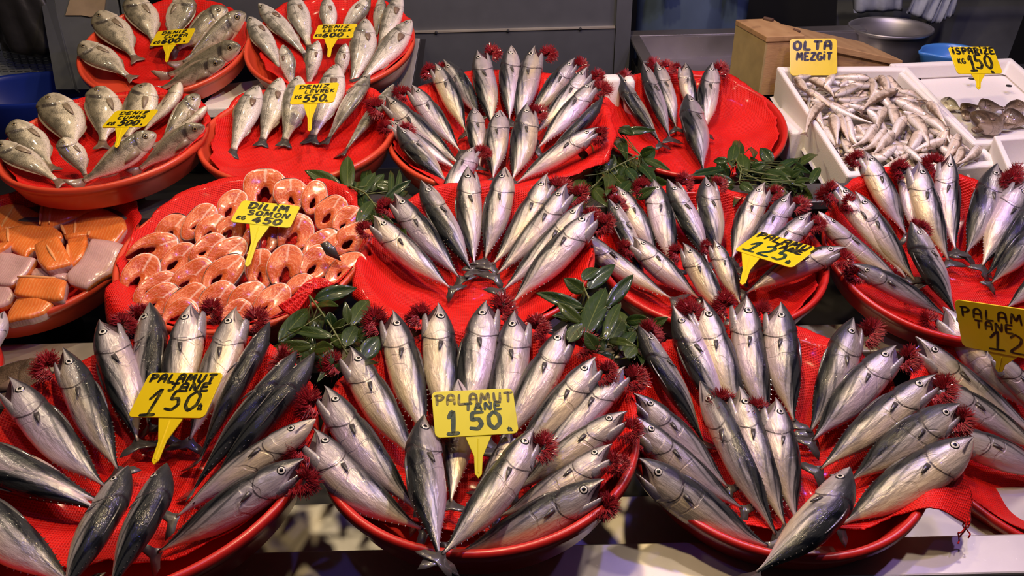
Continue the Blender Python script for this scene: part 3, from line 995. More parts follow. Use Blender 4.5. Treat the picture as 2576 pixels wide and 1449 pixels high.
def add_fish(kind, name, H, T, h, up, dvec, roll=0.0, o=0, g=0, k=0.0, kz=0.0, col=(0, 0, 1), small=False, side_fin=True, gbig=1.0):
    """H snout, T tail root (world); up = flank normal guess, dvec = rough world direction of the back"""
    H = np.asarray(H, float); T = np.asarray(T, float)
    a = nv(H - T); L = float(np.linalg.norm(H - T))
    up = nv(up - np.dot(up, a) * a)
    Y = np.cross(up, a)
    if np.dot(Y, dvec) < 0:
        Y = -Y
    r = math.radians(roll)
    Y = nv(Y * math.cos(r) + up * math.sin(r))
    Zl = np.cross(a, Y)
    side = 1 if np.dot(Zl, up) > 0 else -1
    S = Shape(kind, L, h, o, k, kz * side, side * h * (.22 if kind == 'bonito' else .10))
    V, f, A = body_mesh(S, small)
    root = mobj(name, V, f, SKIN[kind], None, True, A)
    mw = Matrix.Identity(4)
    for i in range(3):
        mw[i][0], mw[i][1], mw[i][2], mw[i][3] = a[i], Y[i], Zl[i], H[i]
    root.matrix_world = mw
    root.color = (col[0], col[1], col[2], 1)
    if small:
        v, f, A = eye_mesh(S, side)
        mobj('eye', v, f, EYE[kind], root, True, A)
        v, f = caudal(S, .3, .075, .12, 0.15 * side)
        mobj('tail_fin', v, f, MAT_FINR, root)
        return root, S
    for sd in (side, -side):
        v, f, A = eye_mesh(S, sd)
        mobj('eye', v, f, EYE[kind], root, True, A)
    if kind == 'bonito':
        v, f = fin_mesh(S, .37, .10, side, .085, .028, .25, .12); mobj('pectoral_fin', v, f, MAT_FIN, root)
        v, f = caudal(S, 1, .115, .10, RND.uniform(-.5, .9) * side); mobj('tail_fin', v, f, MAT_FIN, root)
        v, f = finlets(S); mobj('finlets', v, f, [MAT_FIN, MAT_FINLET], root, False, None, [0 if q < len(f) // 2 else 1 for q in range(len(f))])
        v, f = dorsal_mesh(S, .30, .56, .016); mobj('dorsal_fin', v, f, MAT_FIN, root)
    elif kind == 'bream':
        v, f = fin_mesh(S, .30, -.28, side, .22, .075, .12, .05); mobj('pectoral_fin', v, f, MAT_FINP, root)
        v, f = caudal(S, .45, .13, .17, RND.uniform(0, .6) * side); mobj('tail_fin', v, f, MAT_FINR, root)
        v, f = dorsal_mesh(S, .26, .84, .035); mobj('dorsal_fin', v, f, MAT_FINP, root)
        v, f = dorsal_mesh(S, .62, .84, .03, math.pi); mobj('anal_fin', v, f, MAT_FINP, root)
    elif kind == 'bass':
        v, f = fin_mesh(S, .29, -.25, side, .12, .06, .12, .06); mobj('pectoral_fin', v, f, MAT_FINR, root)
        v, f = caudal(S, .45, .10, .14, RND.uniform(0, .6) * side); mobj('tail_fin', v, f, MAT_FIN, root)
        v, f = dorsal_mesh(S, .34, .56, .02); mobj('dorsal_fin', v, f, MAT_FINP, root)
        v, f = dorsal_mesh(S, .66, .8, .025, math.pi); mobj('anal_fin', v, f, MAT_FINP, root)
    elif kind == 'brown':
        v, f = caudal(S, .3, .12, .12, .3 * side); mobj('tail_fin', v, f, MAT_FINR, root)
        v, f = fin_mesh(S, .30, -.1, side, .16, .08, .2, .1); mobj('pectoral_fin', v, f, MAT_FINR, root)
    if o:
        ang = math.radians(o)
        v, f, piv, tip, ax = jaw_mesh(S, ang)
        mobj('lower_jaw', v, f, MAT_JAW, root)
        v, f = mouth_mesh(S, piv, ax); mobj('mouth', v, f, MAT_MOUTH, root, False)
    else:
        tip = S.at(np.array([.03]), np.array([math.pi]))[0]
    if g:
        v, f = gill_mesh(S, tip, side, len(FISH), gbig); mobj('gill_tuft', v, f, MAT_GILL, root, False)
    return root, S
# ------------------------------------------------------------------ trays
TR = {  # centre of the rim plane, tilt towards the viewer, rim diameter, plastic
    'T1': ((-.955, 2.259, 1.015), 18.2, .46, 'o'), 'T2': ((-.486, 2.232, 1.022), 16.4, .46, 'o'),
    'T3': ((-.991, 1.866, .897), 7.3, .48, 'o'), 'T4': ((-.53, 1.914, .884), 8.3, .48, 'o'),
    'T5': ((-.023, 1.792, .927), 10.2, .52, 'o'), 'T6': ((.484, 2.002, .852), 12.8, .48, 'r'),
    'T7': ((-1.183, 1.72, .666), 11.8, .50, 'o'), 'T8': ((-.588, 1.545, .756), 8.7, .54, 'o'),
    'T9': ((-.074, 1.511, .746), 8.5, .50, 'r'), 'T10': ((.447, 1.55, .71), 7.7, .50, 'r'),
    'T11': ((.977, 1.551, .70), 15.7, .52, 'r'), 'T12': ((-.59, .929, .734), 1.9, .54, 'r'),
    'T13': ((-.058, .967, .732), .1, .50, 'r'), 'T14': ((.445, 1.028, .657), 6.4, .50, 'r'),
    'T15': ((1.023, 1.113, .535), 12.0, .50, 'r'),
}
# each tray slides along its own line of sight until the rows stack like stairs
for k, D in dict(T1=.50, T2=.50, T3=.46, T4=.46, T5=.54, T6=.50, T7=.44, T8=.48, T9=.44, T10=.45, T11=.47, T12=.48, T13=.45, T14=.45, T15=.45).items():
    c_, t_, D_, m_ = TR[k]
    TR[k] = (tuple(CAM + (np.array(c_) - CAM) * D / D_), t_, D, m_)
c_ = at_z(-365, 1010, .74)
TR['T16'] = (tuple(c_), 4.0, .44, 'r')
TN = {}
for k, (c, t, D, m) in TR.items():
    t = math.radians(t)
    TN[k] = (np.array(c), np.array([0, -math.sin(t), math.cos(t)]), np.array([0, math.cos(t), math.sin(t)]), D / 2)

def on_tray(k, x, y, h):
    c, n, v, R = TN[k]
    return on_plane(x, y, c + n * h, n)

def tray_mat(k):
    c, n, v, R = TN[k]
    m = Matrix.Identity(4)
    for i in range(3):
        m[i][0], m[i][1], m[i][2], m[i][3] = (1, 0, 0)[i], v[i], n[i], c[i]
    return m

def plastic(name, col):
    t = NT(name)
    co = t.objco()
    nz = t.noise(9, 4, co)
    sc_ = t.smooth(t.noise(60, 5, t.objco((1, 1, 7))), .55, .75)
    c = t.mix(nz, tuple(x * .82 for x in col), col)
    c = t.mix(t.math('MULTIPLY', sc_, .25), c, tuple(min(1, x * 1.15 + .02) for x in col))
    t.set(col=c, rough=.33, sss=0.05, coat=.15, coatr=.2)
    t.b.inputs['Subsurface Radius'].default_value = (.02, .004, .002)
    t.bump(t.noise(35, 3, co), .12, .002)
    return t.m
MAT_TRAY = {'o': plastic('tray_orange_red', (.66, .070, .028)), 'r': plastic('tray_red', (.56, .018, .012))}
MAT_STAND = simple('stand_black', (.012, .012, .013), .6)

TRAY_LABEL = {
    'T1': 'round orange-red tray of gilt-head bream under the 600 cupra sign',
    'T2': 'round orange-red tray of sea bass under the 600 levrek sign',
    'T3': 'round orange-red tray of bream under the 500 cupra sign',
    'T4': 'round orange-red tray of sea bass under the 550 levrek sign',
    'T5': 'crowded round tray of bonito nearest the grey steel back panel',
    'T6': 'half-empty red tray holding six bonito beside the wooden box',
    'T7': 'round orange-red tray of salmon fillet pieces at the left edge',
    'T8': 'wide round tray of salmon steaks under the 450 somon sign',
    'T9': 'round red tray of bonito just behind the green-lettered sign',
    'T10': 'round red tray of bonito under the tilted 125 sign',
    'T11': 'round red tray of bonito directly below the whiting box',
    'T12': 'round red tray of bonito under the black-lettered 150 sign',
    'T13': 'round red tray of bonito under the green-lettered 150 sign',
    'T14': 'front red tray of bonito with netting hanging over its rim',
    'T15': 'red tray of bonito under the 125 sign at right edge',
    'T16': 'red tray at left edge behind the spotted yellow-brown fish',
}
for k, (c, t, D, m) in TR.items():
    R = D / 2
    mb = MB()
    H = .066
    prof = [(R - .007, .0), (R - .004, .004), (R + .001, .005), (R + .005, .002), (R + .005, -.010), (R + .001, -.012), (R - .003, -.022),
            (R - .018, -H + .006), (R - .026, -H), (R - .06, -H), (.001, -H), (.001, -H + .005), (R - .05, -H + .005), (R - .032, -H + .007),
            (R - .024, -H + .014), (R - .009, -.012)]
    mb.lathe(prof, 96, closed=True)
    o = mb.obj('round_tray', MAT_TRAY[m], None, True)
    o.matrix_world = tray_mat(k)
    tag(o, TRAY_LABEL[k], 'tray', 'round red fish trays')
    # low black pedestal the tray is propped on
    st = MB()
    N = 32
    low = []
    for j in range(N):
        q = 2 * math.pi * j / N
        p = np.array([.043 * math.cos(q), .043 * math.sin(q), -H])
        # drop straight down in the world onto the counter
        w = np.array(c) + np.array([p[0], 0, 0]) + TN[k][2] * p[1] + TN[k][1] * p[2]
        dz = w[2] - COUNTER_Z
        l = np.array([0, TN[k][2] @ np.array([0, 0, -dz]), TN[k][1] @ np.array([0, 0, -dz])])
        low.append((p, p + l))
    st.add([a for a, b in low] + [b for a, b in low], [(j, (j + 1) % N, N + (j + 1) % N, N + j) for j in range(N)] + [tuple(range(N)), tuple(range(N, 2 * N))[::-1]])
    so = st.obj('pedestal', MAT_STAND, o)

# ------------------------------------------------------------------ red sack netting in the trays
def net_material():
    t = NT('red_netting')
    co = t.objco()
    s = t.n('ShaderNodeSeparateXYZ')
    nz = t.n('ShaderNodeTexNoise'); nz.inputs['Scale'].default_value = 7; nz.inputs['Detail'].default_value = 2
    t.l(co, nz.inputs['Vector'])
    mx = t.n('ShaderNodeVectorMath', operation='MULTIPLY_ADD')
    t.l(nz.outputs['Color'], mx.inputs[0]); mx.inputs[1].default_value = (.02, .02, .02); t.l(co, mx.inputs[2])
    t.l(mx.outputs[0], s.inputs[0])
    fx = t.math('SINE', t.math('MULTIPLY', s.outputs[0], 1750.0))
    fy = t.math('SINE', t.math('MULTIPLY', s.outputs[1], 1450.0))
    h = t.math('MAXIMUM', t.math('MULTIPLY', fx, .7), fy)
    gap = t.smooth(h, .1, -.35)
    big = t.noise(14, 3, co)
    c = t.mix(big, (.50, .004, .003), (.80, .012, .006))
    c = t.mix(t.math('MULTIPLY', gap, .55), c, (.25, .002, .003))
    c = t.mix(t.math('MULTIPLY', t.smooth(t.math('MULTIPLY', h, t.noise(130, 2, co)), .5, .62), .25), c, (.85, .05, .03))
    t.set(col=c, rough=.5, coat=.12, coatr=.12, spec=.25)
    t.bump(t.math('ADD', h, t.math('MULTIPLY', t.noise(40, 3, co), 3.0)), .5, .0016)
    return t.m
MAT_NET = net_material()

def netting(k, rim, label, seed=0, flare=0.9, nt=150, nr=46, pw=3.2):
    c, n, v, R = TN[k]
    rg = np.random.RandomState(seed)
    th = np.linspace(0, 2 * math.pi, nt, endpoint=False)
    ang = np.array([a for a, r in rim]); rr = np.array([r for a, r in rim], float)
    deg = np.degrees(th)
    ro = np.interp(deg, np.r_[ang, ang[0] + 360], np.r_[rr, rr[0]], period=360)
    ro = ro + .012 * np.sin(th * 17 + seed) + rg.uniform(-.008, .008, nt)
    ph = rg.uniform(0, 6, 6)
    V = []
    for i in range(nr + 1):
        s = i / nr
        for j in range(nt):
            r = s * ro[j]
            x, y = r * R * math.cos(th[j]), r * R * math.sin(th[j])
            wr = .0035 * math.sin(9 * th[j] + ph[0] + 5 * r) * r + .003 * math.sin(55 * x + ph[1] + 18 * y) + .003 * math.sin(70 * y + ph[2] - 25 * x)
            if r < 1.0:
                z = -.054 + .062 * r ** pw + wr * (1 - r * .5)
                z = max(z, -.0585)
                if r > .86:
                    wall = .012 * max(0, (r - .86) / .14)
                    z += wall * .3
            else:
                e = (r - 1) * R
                z = .0115 + wr * .8 - flare * max(0, e - .018) * (1 + 4 * e)
                pull = 1 - min(.5, max(0, e - .02) * 3)
                q = 1.0 + (r - 1) * pull
                x, y = q * R * math.cos(th[j]), q * R * math.sin(th[j])
            V.append((x, y, z))
    f = []
    for i in range(nr):
        for j in range(nt):
            j2 = (j + 1) % nt
            f.append((i * nt + j, i * nt + j2, (i + 1) * nt + j2, (i + 1) * nt + j))
    o = mobj('netting', V, f, MAT_NET)
    o.matrix_world = tray_mat(k)
    sd = o.modifiers.new('solid', 'SOLIDIFY'); sd.thickness = .0018; sd.offset = 1
    tag(o, label, 'netting', 'red sack netting in the trays')
    return o

netting('T1', [(0, .98), (60, 1.0), (90, 1.03), (130, 1.0), (170, .78), (230, .55), (300, .6), (330, .95)], 'red netting under the bream of the 600 cupra tray', 1)
netting('T2', [(0, 1.0), (60, 1.05), (90, 1.1), (140, 1.06), (180, .85), (220, .80), (270, .8), (330, .95)], 'red netting under the bass of the 600 levrek tray', 2)
netting('T3', [(0, 1.04), (60, 1.06), (90, 1.06), (130, 1.02), (180, .97), (230, .88), (300, .9), (330, .97)], 'red netting under the bream of the 500 cupra tray', 3, pw=6)
netting('T4', [(0, 1.0), (45, 1.1), (90, 1.12), (140, 1.05), (180, .9), (230, .9), (270, .9), (320, .9)], 'red netting spread under the bass of the 550 levrek tray', 4, pw=6)
netting('T5', [(0, 1.04), (60, 1.08), (90, 1.08), (140, 1.05), (180, .97), (215, .94), (235, .97), (250, 1.12), (275, 1.0), (300, 1.04), (330, 1.1)], 'red netting under the crowded bonito nearest the steel panel', 5)
netting('T6', [(0, .94), (35, .99), (60, 1.1), (90, 1.12), (130, 1.08), (180, 1.02), (230, .98), (270, .84), (310, .88)], 'red netting in the half-empty bonito tray beside wooden box', 6, pw=6)
netting('T7', [(0, .98), (40, 1.1), (90, 1.1), (140, 1.05), (200, .97), (270, .9), (330, .93)], 'red netting under the salmon fillet pieces', 7)
netting('T8', [(0, .97), (30, 1.0), (55, 1.2), (65, 1.04), (90, 1.04), (110, 1.06), (125, 1.24), (140, 1.04), (170, .97), (205, .97), (222, 1.2), (240, .97), (270, .9), (310, .93), (330, .97)], 'red netting with raised corners under the salmon steaks', 8)
netting('T9', [(0, .99), (40, 1.05), (90, 1.08), (140, 1.05), (178, .95), (205, 1.14), (235, 1.12), (262, .99), (300, .97), (330, .98)], 'red netting of the bonito tray behind the green-lettered sign', 9)
netting('T10', [(0, .93), (40, 1.02), (90, 1.08), (140, 1.04), (190, .9), (250, .88), (300, .9), (330, .93)], 'red netting under the bonito of the tilted 125 sign', 10, pw=6)
netting('T11', [(0, 1.0), (40, 1.05), (90, 1.1), (140, 1.04), (180, 1.0), (230, .82), (290, .45), (330, .75)], 'red netting under the bonito below the whiting box', 11, pw=6)
netting('T12', [(0, .99), (40, 1.04), (70, 1.12), (95, 1.1), (125, 1.12), (150, 1.02), (190, .98), (230, .8), (270, .62), (310, .8), (340, .93)], 'red netting under the bonito of the black-lettered 150 sign', 12)
netting('T13', [(0, 1.0), (40, 1.12), (70, 1.12), (90, 1.12), (115, 1.1), (140, 1.13), (165, 1.05), (190, .92), (230, .74), (270, .7), (310, .78), (340, .95)], 'red netting under the bonito of the green-lettered 150 sign', 13)
nt14 = netting('T14', [(0, 1.0), (30, 1.02), (55, 1.16), (75, 1.13), (100, 1.1), (140, 1.04), (180, .98), (230, .8), (270, .66), (300, .84), (311, .9), (317, 1.04), (325, 1.35), (336, 1.31), (345, 1.14), (354, 1.04)], 'red netting with a corner hanging over the front rim', 14, flare=.42, nt=240)
netting('T15', [(0, 1.0), (60, 1.05), (90, 1.05), (130, 1.1), (160, 1.04), (200, .98), (250, .9), (300, .9)], 'red netting in the tray of the edge 125 sign', 15)

# loose threads hanging from the netting corner of the front tray
mb = MB()
rg = random.Random(3)
for q, (x0, y0, x1, y1) in enumerate([(2428, 1308, 2406, 1368), (2432, 1310, 2436, 1352), (2434, 1309, 2418, 1345)]):
    a = on_tray('T14', x0, y0, -.012); b = on_tray('T14', x1, y1, -.04)
    pts = []
    for i in range(14):
        s = i / 13
        p = a * (1 - s) + b * s + np.array([math.sin(s * 9 + q) * .004, math.cos(s * 8 + q) * .003, math.sin(s * 13 + 2 * q) * .003])
        pts.append(p)
    inv = np.array(nt14.matrix_world.inverted())
    pts = [(inv @ np.r_[p, 1])[:3] for p in pts]
    mb.tube(pts, .0011, 5)
mb.obj('loose_thread', MAT_NET, nt14, True)
# ------------------------------------------------------------------ bonito, read off the photograph tray by tray
# snout x y, tail root x y, width (px), side of the back, then: oN mouth open N degrees, g gills out, rN roll, dN dark back, kN bend, hN/tN head/tail height (mm)
BONITO = {
'T13': """
991 793 1072 1105 84 R o38 g r4 t-20
1102 774 1132 1090 87 R o40 g r0 t-20
1222 769 1168 1090 90 L o38 g r4 t-18
1294 793 1228 1105 90 L o36 g r6 t-20
1425 828 1250 1130 82 L o38 g r5 t-22
1499 906 1285 1160 80 L o34 g r5 t-24
1572 931 1327 1180 72 L o32 g r2 h28
1579 1043 1300 1235 76 L o30 g r0 h30
1543 1127 1255 1300 78 L o28 g r-4 h28
1520 1208 1156 1391 92 L o24 g r24 k-4 h22 t-34
882 882 1050 1160 82 R o38 g r4
818 980 1050 1285 84 R o30 g r4
789 1092 1060 1330 96 R o26 g r-6 k-10 h26
1058 1058 1103 1395 98 L o20 g r26 h30 t20 d10
1340 1085 1112 1395 90 L o16 g r14 h42 t22
1153 965 1134 1262 74 L r0 h14 t-14
1290 1090 1200 1235 70 L o40 g r-20 h10 t-20
""",
'T14': """
1597 828 1768 1110 64 L o14 g r38 d22
1690 779 1825 1075 76 L o30 g r6 d6
1768 762 1880 1075 84 R o36 g r6
1876 752 1937 1070 80 R o36 g r8
1966 769 1998 1060 90 R o36 g r12 d6
2137 806 2038 1085 84 L o14 g r18
2250 877 2045 1108 84 L o34 g r8
2348 950 2064 1180 80 L o36 g r6
2407 1019 2137 1210 88 L o16 g r22 d6
2441 1109 2120 1318 104 L r6 h30 t-26
1590 995 1830 1225 76 R o18 r2
1592 1053 1866 1278 76 R o22 g r4
1604 1153 1930 1372 100 R o14 r20 k-5 t-30
1770 963 1952 1345 76 R r34 h20 d-24
1858 980 1976 1325 80 R o30 g r6 h22
1947 1009 2003 1308 88 R o34 g r0 h24
2147 1195 1905 1440 102 R r40 h34 t26 k4 d-6
""",
'T12': """
30 958 262 1222 86 R o38 g0 r6
165 884 296 1180 80 R o34 g r6 d4
254 816 345 1110 88 L o38 g r4
392 769 375 1070 84 R o10 g r34 d-8
487 774 425 1095 86 L o40 g r2
599 782 478 1105 84 L o38 g r2
690 818 506 1150 62 R r48 d34
758 894 490 1228 72 R o12 g r46 d30
804 897 520 1240 74 R r56 d40
800 1060 445 1300 74 L r4
766 1155 400 1388 90 L o24 g r26 d-20 h26 t-24
-150 1085 255 1262 86 R r14 k-3
-170 1140 240 1282 104 L r8 h20
-150 1215 190 1475 108 R r10 h22
338 1183 160 1500 92 R r34 h44 t22 d8
436 1176 275 1490 92 R r44 h40 t20 d22
""",
'T9': """
939 549 1132 724 62 R o34 g r4 k-3
992 493 1155 698 62 R o34 g r6
1055 464 1183 678 62 L o16 r22 d24
1176 426 1193 664 64 L o30 r14 d4
1270 429 1220 652 66 L r4 
1378 444 1240 665 62 L o30 g r2
1427 469 1250 690 62 L o32 g r4
1471 514 1266 730 60 L o30 g r2
1497 541 1290 762 74 L o30 g r0
""",
'T5': """
1097 167 1172 330 48 R o34 g r12
1122 154 1207 296 46 R o14 g r34 d14
1201 135 1237 318 54 L o36 g r0
1283 123 1281 300 52 L r16
1346 125 1300 308 58 L o36 g r2
1443 151 1330 300 46 L o22 g r24 d8
1477 175 1343 338 48 L o30 g r8
1498 209 1354 372 50 L o26 g r4
1523 252 1363 404 40 R r60 d40
1509 326 1300 460 50 L o22 g r8
1037 221 1157 380 50 R o34 g r8
972 247 1158 414 56 R o30 g r14 k-3
996 325 1128 466 60 L o16 g r20 d18
974 310 1152 428 46 R o26 g r-6 h16
1189 278 1206 418 60 L r16 h24
1258 286 1240 449 58 L r0 d-40 h26
1324 270 1289 451 64 L o14 g r14 h28
1196 378 1106 510 52 L o24 g r-6 h30 t14 d-30
""",
'T6': """
1551 192 1660 358 42 L o10 g r24 d12
1614 164 1684 345 40 L o18 g r14 
1649 162 1700 320 42 L o20 g r6
1723 162 1752 288 46 R o28 g r6
1791 164 1772 330 50 L o10 g r4 
1722 247 1768 425 62 L r20 h22 t-30
""",
'T10': """
1548 475 1655 650 54 R o24 g r4
1526 508 1620 705 50 L o12 g r24 d8
1643 459 1697 676 60 R o34 g r4
1675 459 1780 662 56 L o30 g r8
1769 453 1806 650 66 L o32 g r14
1923 466 1842 650 60 L o34 g r6
1988 490 1866 676 58 L o36 g r6
2042 541 1873 696 58 L o28 g r0
2128 630 1878 737 60 L o22 g r6 k4 h30
1450 585 1690 752 56 R o40 g r-8 k-4 h34
1590 602 1757 750 60 R o34 g r0 h26
1719 617 1827 806 56 R o14 g r14 d-30 h22
1794 608 1862 764 62 R o28 g r4 h24
""",
'T11': """
2169 385 2279 590 56 R o30 g r4 h34
2092 459 2280 700 54 R o26 g r2
2148 486 2302 706 58 R o22 g r8
2053 538 2285 724 50 R r-10 d-20
2276 417 2305 600 46 R o20 g r-14 h24
2306 412 2386 655 62 R o34 g r4
2388 392 2404 628 56 R o24 g r10
2500 420 2430 637 74 L o38 g r8 d8 h40
2572 462 2472 668 74 R o30 g r-10 d-20
2610 495 2484 690 60 L r50 d30
2625 560 2494 712 60 L r20 
2282 566 2400 785 90 L o18 g r20 d12 h36
2137 664 2380 795 50 R o24 g r30 d-20 h22
2660 650 2532 775 76 L r0
""",
'T15': """
2365 780 2620 1050 84 R o34 g r4 h34
2297 852 2620 1100 72 R o30 r8 h30
2330 950 2640 1150 66 R o20 g r10 h26
2368 1090 2660 1200 92 R o30 g r6 h22
2490 890 2660 1070 66 R o20 r6 h36
""",
}
DIRPX = {'L': (-1, -.25), 'R': (1, -.25), 'U': (0, -1), 'D': (0, 1)}
OUT = []
def parse(s):
    for ln in s.strip().split('\n'):
        p = ln.split()
        d = dict(o=0, g=None, r=8, d=0, k=None, h=None, t=None)
        for q in p[6:]:
            d[q[0]] = float(q[1:]) if len(q) > 1 else 1
        yield [float(x) for x in p[:5]], p[5], d

def lay_fish(kind, name, tk, row, dr, d, hmin, hmax, hz0, tz0):
    hx, hy, tx, ty, w = row
    hz = (d['h'] / 1000 if d['h'] is not None else hz0)
    tz = (d['t'] / 1000 if d['t'] is not None else tz0)
    H = on_tray(tk, hx, hy, hz); T = on_tray(tk, tx, ty, tz)
    c, n, v, R = TN[tk]
    L = np.linalg.norm(H - T)
    mid = (H + T) / 2
    h = w * depth(mid) / FPX * (1.1 if kind == 'bass' else 1.04)
    h = min(max(h, hmin * L), hmax * L)
    px = DIRPX[dr]
    dv = _r * px[0] - _u * px[1]
    k = d['k'] / 100 if d['k'] is not None else RND.uniform(-.045, .015)
    up = nv(n + .35 * nv(CAM - mid))
    col = (d['d'] / 100, RND.random(), RND.uniform(.82, 1.12))
    root, S = add_fish(kind, name, H, T, h, up, dv, d['r'] + (2 if kind == 'bonito' else 0) + RND.uniform(-3, 3), d['o'], d['g'], k, RND.uniform(-.02, .03), col, gbig=RND.uniform(.85, 1.15))
    FISH.append(dict(o=root, tray=tk, kind=kind, H=H, T=T, px=(hx, hy), f=d, dark=d['d']))
    return root

for tk, s in BONITO.items():
    for row, dr, d in parse(s):
        lay_fish('bonito', 'bonito', tk, row, dr, d, .17, .27, .044, -.028)

BREAM = {
'T1': """
205 112 320 190 70 L h26
253 34 335 140 76 L h30
338 -6 386 100 78 L h30
468 -10 432 100 74 R h30
572 22 446 122 58 L r34 h26
616 34 462 158 52 L r52 h24
606 114 424 188 46 L r56 h22
566 154 408 222 40 L r64 h10
""",
'T3': """
-4 361 140 452 66 L h24
38 308 124 415 76 L h30
134 244 185 372 98 L h32
258 224 258 355 84 L h32
380 216 318 345 76 L h30
460 213 362 330 62 L r-30 h30
500 240 404 360 50 L r40 h26
524 272 406 358 46 L r-40 h22
514 316 352 425 46 L r66 h24
392 337 210 456 58 L r48 h26 t-24
158 348 214 440 100 L h34
""",
}
for tk, s in BREAM.items():
    for row, dr, d in parse(s):
        lay_fish('bream', 'sea_bream', tk, row, dr, d, .30, .56, .034, -.036)
BASS = {
'T2': """
626 46 706 170 48 L h28
651 13 766 134 46 L h30
738 -8 777 114 56 L h32
822 -6 829 100 54 L h30
932 -4 858 88 44 R r-10 h28
713 114 735 218 62 R r10 h34
800 104 777 212 60 L h36
870 110 850 206 56 L h34
921 52 888 205 60 L h30
962 -6 946 90 44 R r34 h30
1008 -10 952 136 44 L h28
1034 54 915 196 54 L h22 t-20
""",
'T4': """
650 220 588 376 56 L h26
706 200 662 350 58 L h28
752 196 718 350 60 L h28
848 168 788 340 66 L r-8 h30
932 192 828 346 48 R r26 d10 h30
994 216 872 374 44 R r40 d10 h24
""",
}
for tk, s in BASS.items():
    for row, dr, d in parse(s):
        lay_fish('bass', 'sea_bass', tk, row, dr, d, .2, .36, .038, -.040)

# ---- labels: each fish by its looks and its place in the ring of its own tray
ORD = 'first second third fourth fifth sixth seventh eighth ninth tenth eleventh twelfth thirteenth fourteenth fifteenth sixteenth seventeenth eighteenth nineteenth'.split()
TSHORT = {'T1': 'the upper bream tray', 'T2': 'the upper bass tray', 'T3': 'the lower bream tray', 'T4': 'the lower bass tray', 'T5': 'the tray nearest the steel panel',
          'T6': 'the half-empty tray', 'T9': 'the tray behind the green-lettered sign', 'T10': 'the tilted 125 sign tray', 'T11': 'the tray below the whiting box',
          'T12': 'the black-lettered 150 tray', 'T13': 'the green-lettered 150 tray', 'T14': 'the tray with hanging netting', 'T15': 'the edge 125 sign tray'}
for tk in TSHORT:
    start = {'T3': 'left edge', 'T1': 'lower left'}.get(tk, 'front')
    L = [r for r in FISH if r['tray'] == tk]
    tp = np.array([to_px(r['T']) for r in L]).mean(0) + np.array([0, 25])
    for r in L:
        v = np.array(r['px']) - tp
        r['a'] = (math.degrees(math.atan2(-v[0], v[1])) + 360) % 360   # clockwise from straight down
    L.sort(key=lambda r: r['a'])
    for i, r in enumerate(L):
        f = r['f']
        if r['kind'] == 'bonito':
            adj = 'black-backed' if r['dark'] >= 10 else ('pale' if r['dark'] <= -20 else 'silver')
            mouth = 'red gills out' if f['g'] else ('gaping mouth' if f['o'] else 'closed mouth')
            lab = f"{adj} bonito, {mouth}, {ORD[i]} clockwise from front of {TSHORT[tk]}"
        elif r['kind'] == 'bream':
            adj = 'upright narrow' if f['r'] > 30 or f['r'] < -20 else 'broad'
            lab = f"{adj} golden-grey sea bream, {ORD[i]} clockwise from front of {TSHORT[tk]}"
        else:
            adj = 'dark-backed' if f['r'] > 20 else 'silver'
            lab = f"{adj} sea bass, {ORD[i]} clockwise from front of {TSHORT[tk]}"
        nm = {'bonito': 'bonito', 'bream': 'sea bream', 'bass': 'sea bass'}[r['kind']]
        tag(r['o'], lab, 'fish', f"{nm} fanned out in {TSHORT[tk]}")
# ------------------------------------------------------------------ salmon steaks
def steak_flesh():
    t = NT('salmon_flesh')
    a = t.n('ShaderNodeAttribute', attribute_name='fc', attribute_type='GEOMETRY')
    s = t.n('ShaderNodeSeparateXYZ'); t.l(a.outputs['Vector'], s.inputs[0])
    co = t.objco()
    nz = t.noise(60, 4, co)
    r = t.math('ADD', s.outputs[0], t.math('MULTIPLY', t.math('SUBTRACT', nz, .5), .5))
    th = t.math('ADD', s.outputs[1], t.math('MULTIPLY', r, 4.5))
    ln = t.smooth(t.math('SINE', t.math('MULTIPLY', th, 7.0)), .80, 1.0)
    c = t.mix(t.noise(35, 3, co), (.50, .066, .012), (.70, .14, .028))
    c = t.mix(t.math('MULTIPLY', ln, .36), c, (.80, .42, .24))
    c = t.mix(t.math('MULTIPLY', t.smooth(nz, .60, .76), .35), c, (.76, .38, .22))
    c = t.mix(t.smooth(s.outputs[0], .07, .0), c, (.52, .10, .085))
    c = t.mix(t.math('MULTIPLY', t.smooth(s.outputs[0], .93, .985), .85), c, (.74, .55, .46))
    # fat line down the middle of the back lobe
    md = t.math('MULTIPLY', t.smooth(t.math('ABSOLUTE', t.math('ADD', s.outputs[2], t.math('MULTIPLY', t.math('SUBTRACT', nz, .5), .12))), .05, .012), t.smooth(s.outputs[0], .15, .3))
    c = t.mix(t.math('MULTIPLY', md, .6), c, (.84, .58, .45))
    t.set(col=c, rough=.32, sss=.06, coat=.4, coatr=.12)
    t.b.inputs['Subsurface Radius'].default_value = (.012, .004, .002)
    t.bump(t.noise(130, 3, co), .5, .003)
    return t.m
MAT_SALM = steak_flesh()
MAT_CAV = simple('cavity_red', (.20, .018, .03), .35, nscale=60, namt=.6, coat=.4)
MAT_SSKIN = NT('salmon_skin')
t = MAT_SSKIN; co = t.objco()
c = t.mix(t.noise(14, 3, co), (.20, .20, .20), (.55, .53, .50))
c = t.mix(t.math('MULTIPLY', t.smooth(t.noise(170, 2, co), .60, .66), .8), c, (.05, .05, .045))
t.set(col=c, rough=.3, metal=.2, coat=.6); MAT_SSKIN = t.m

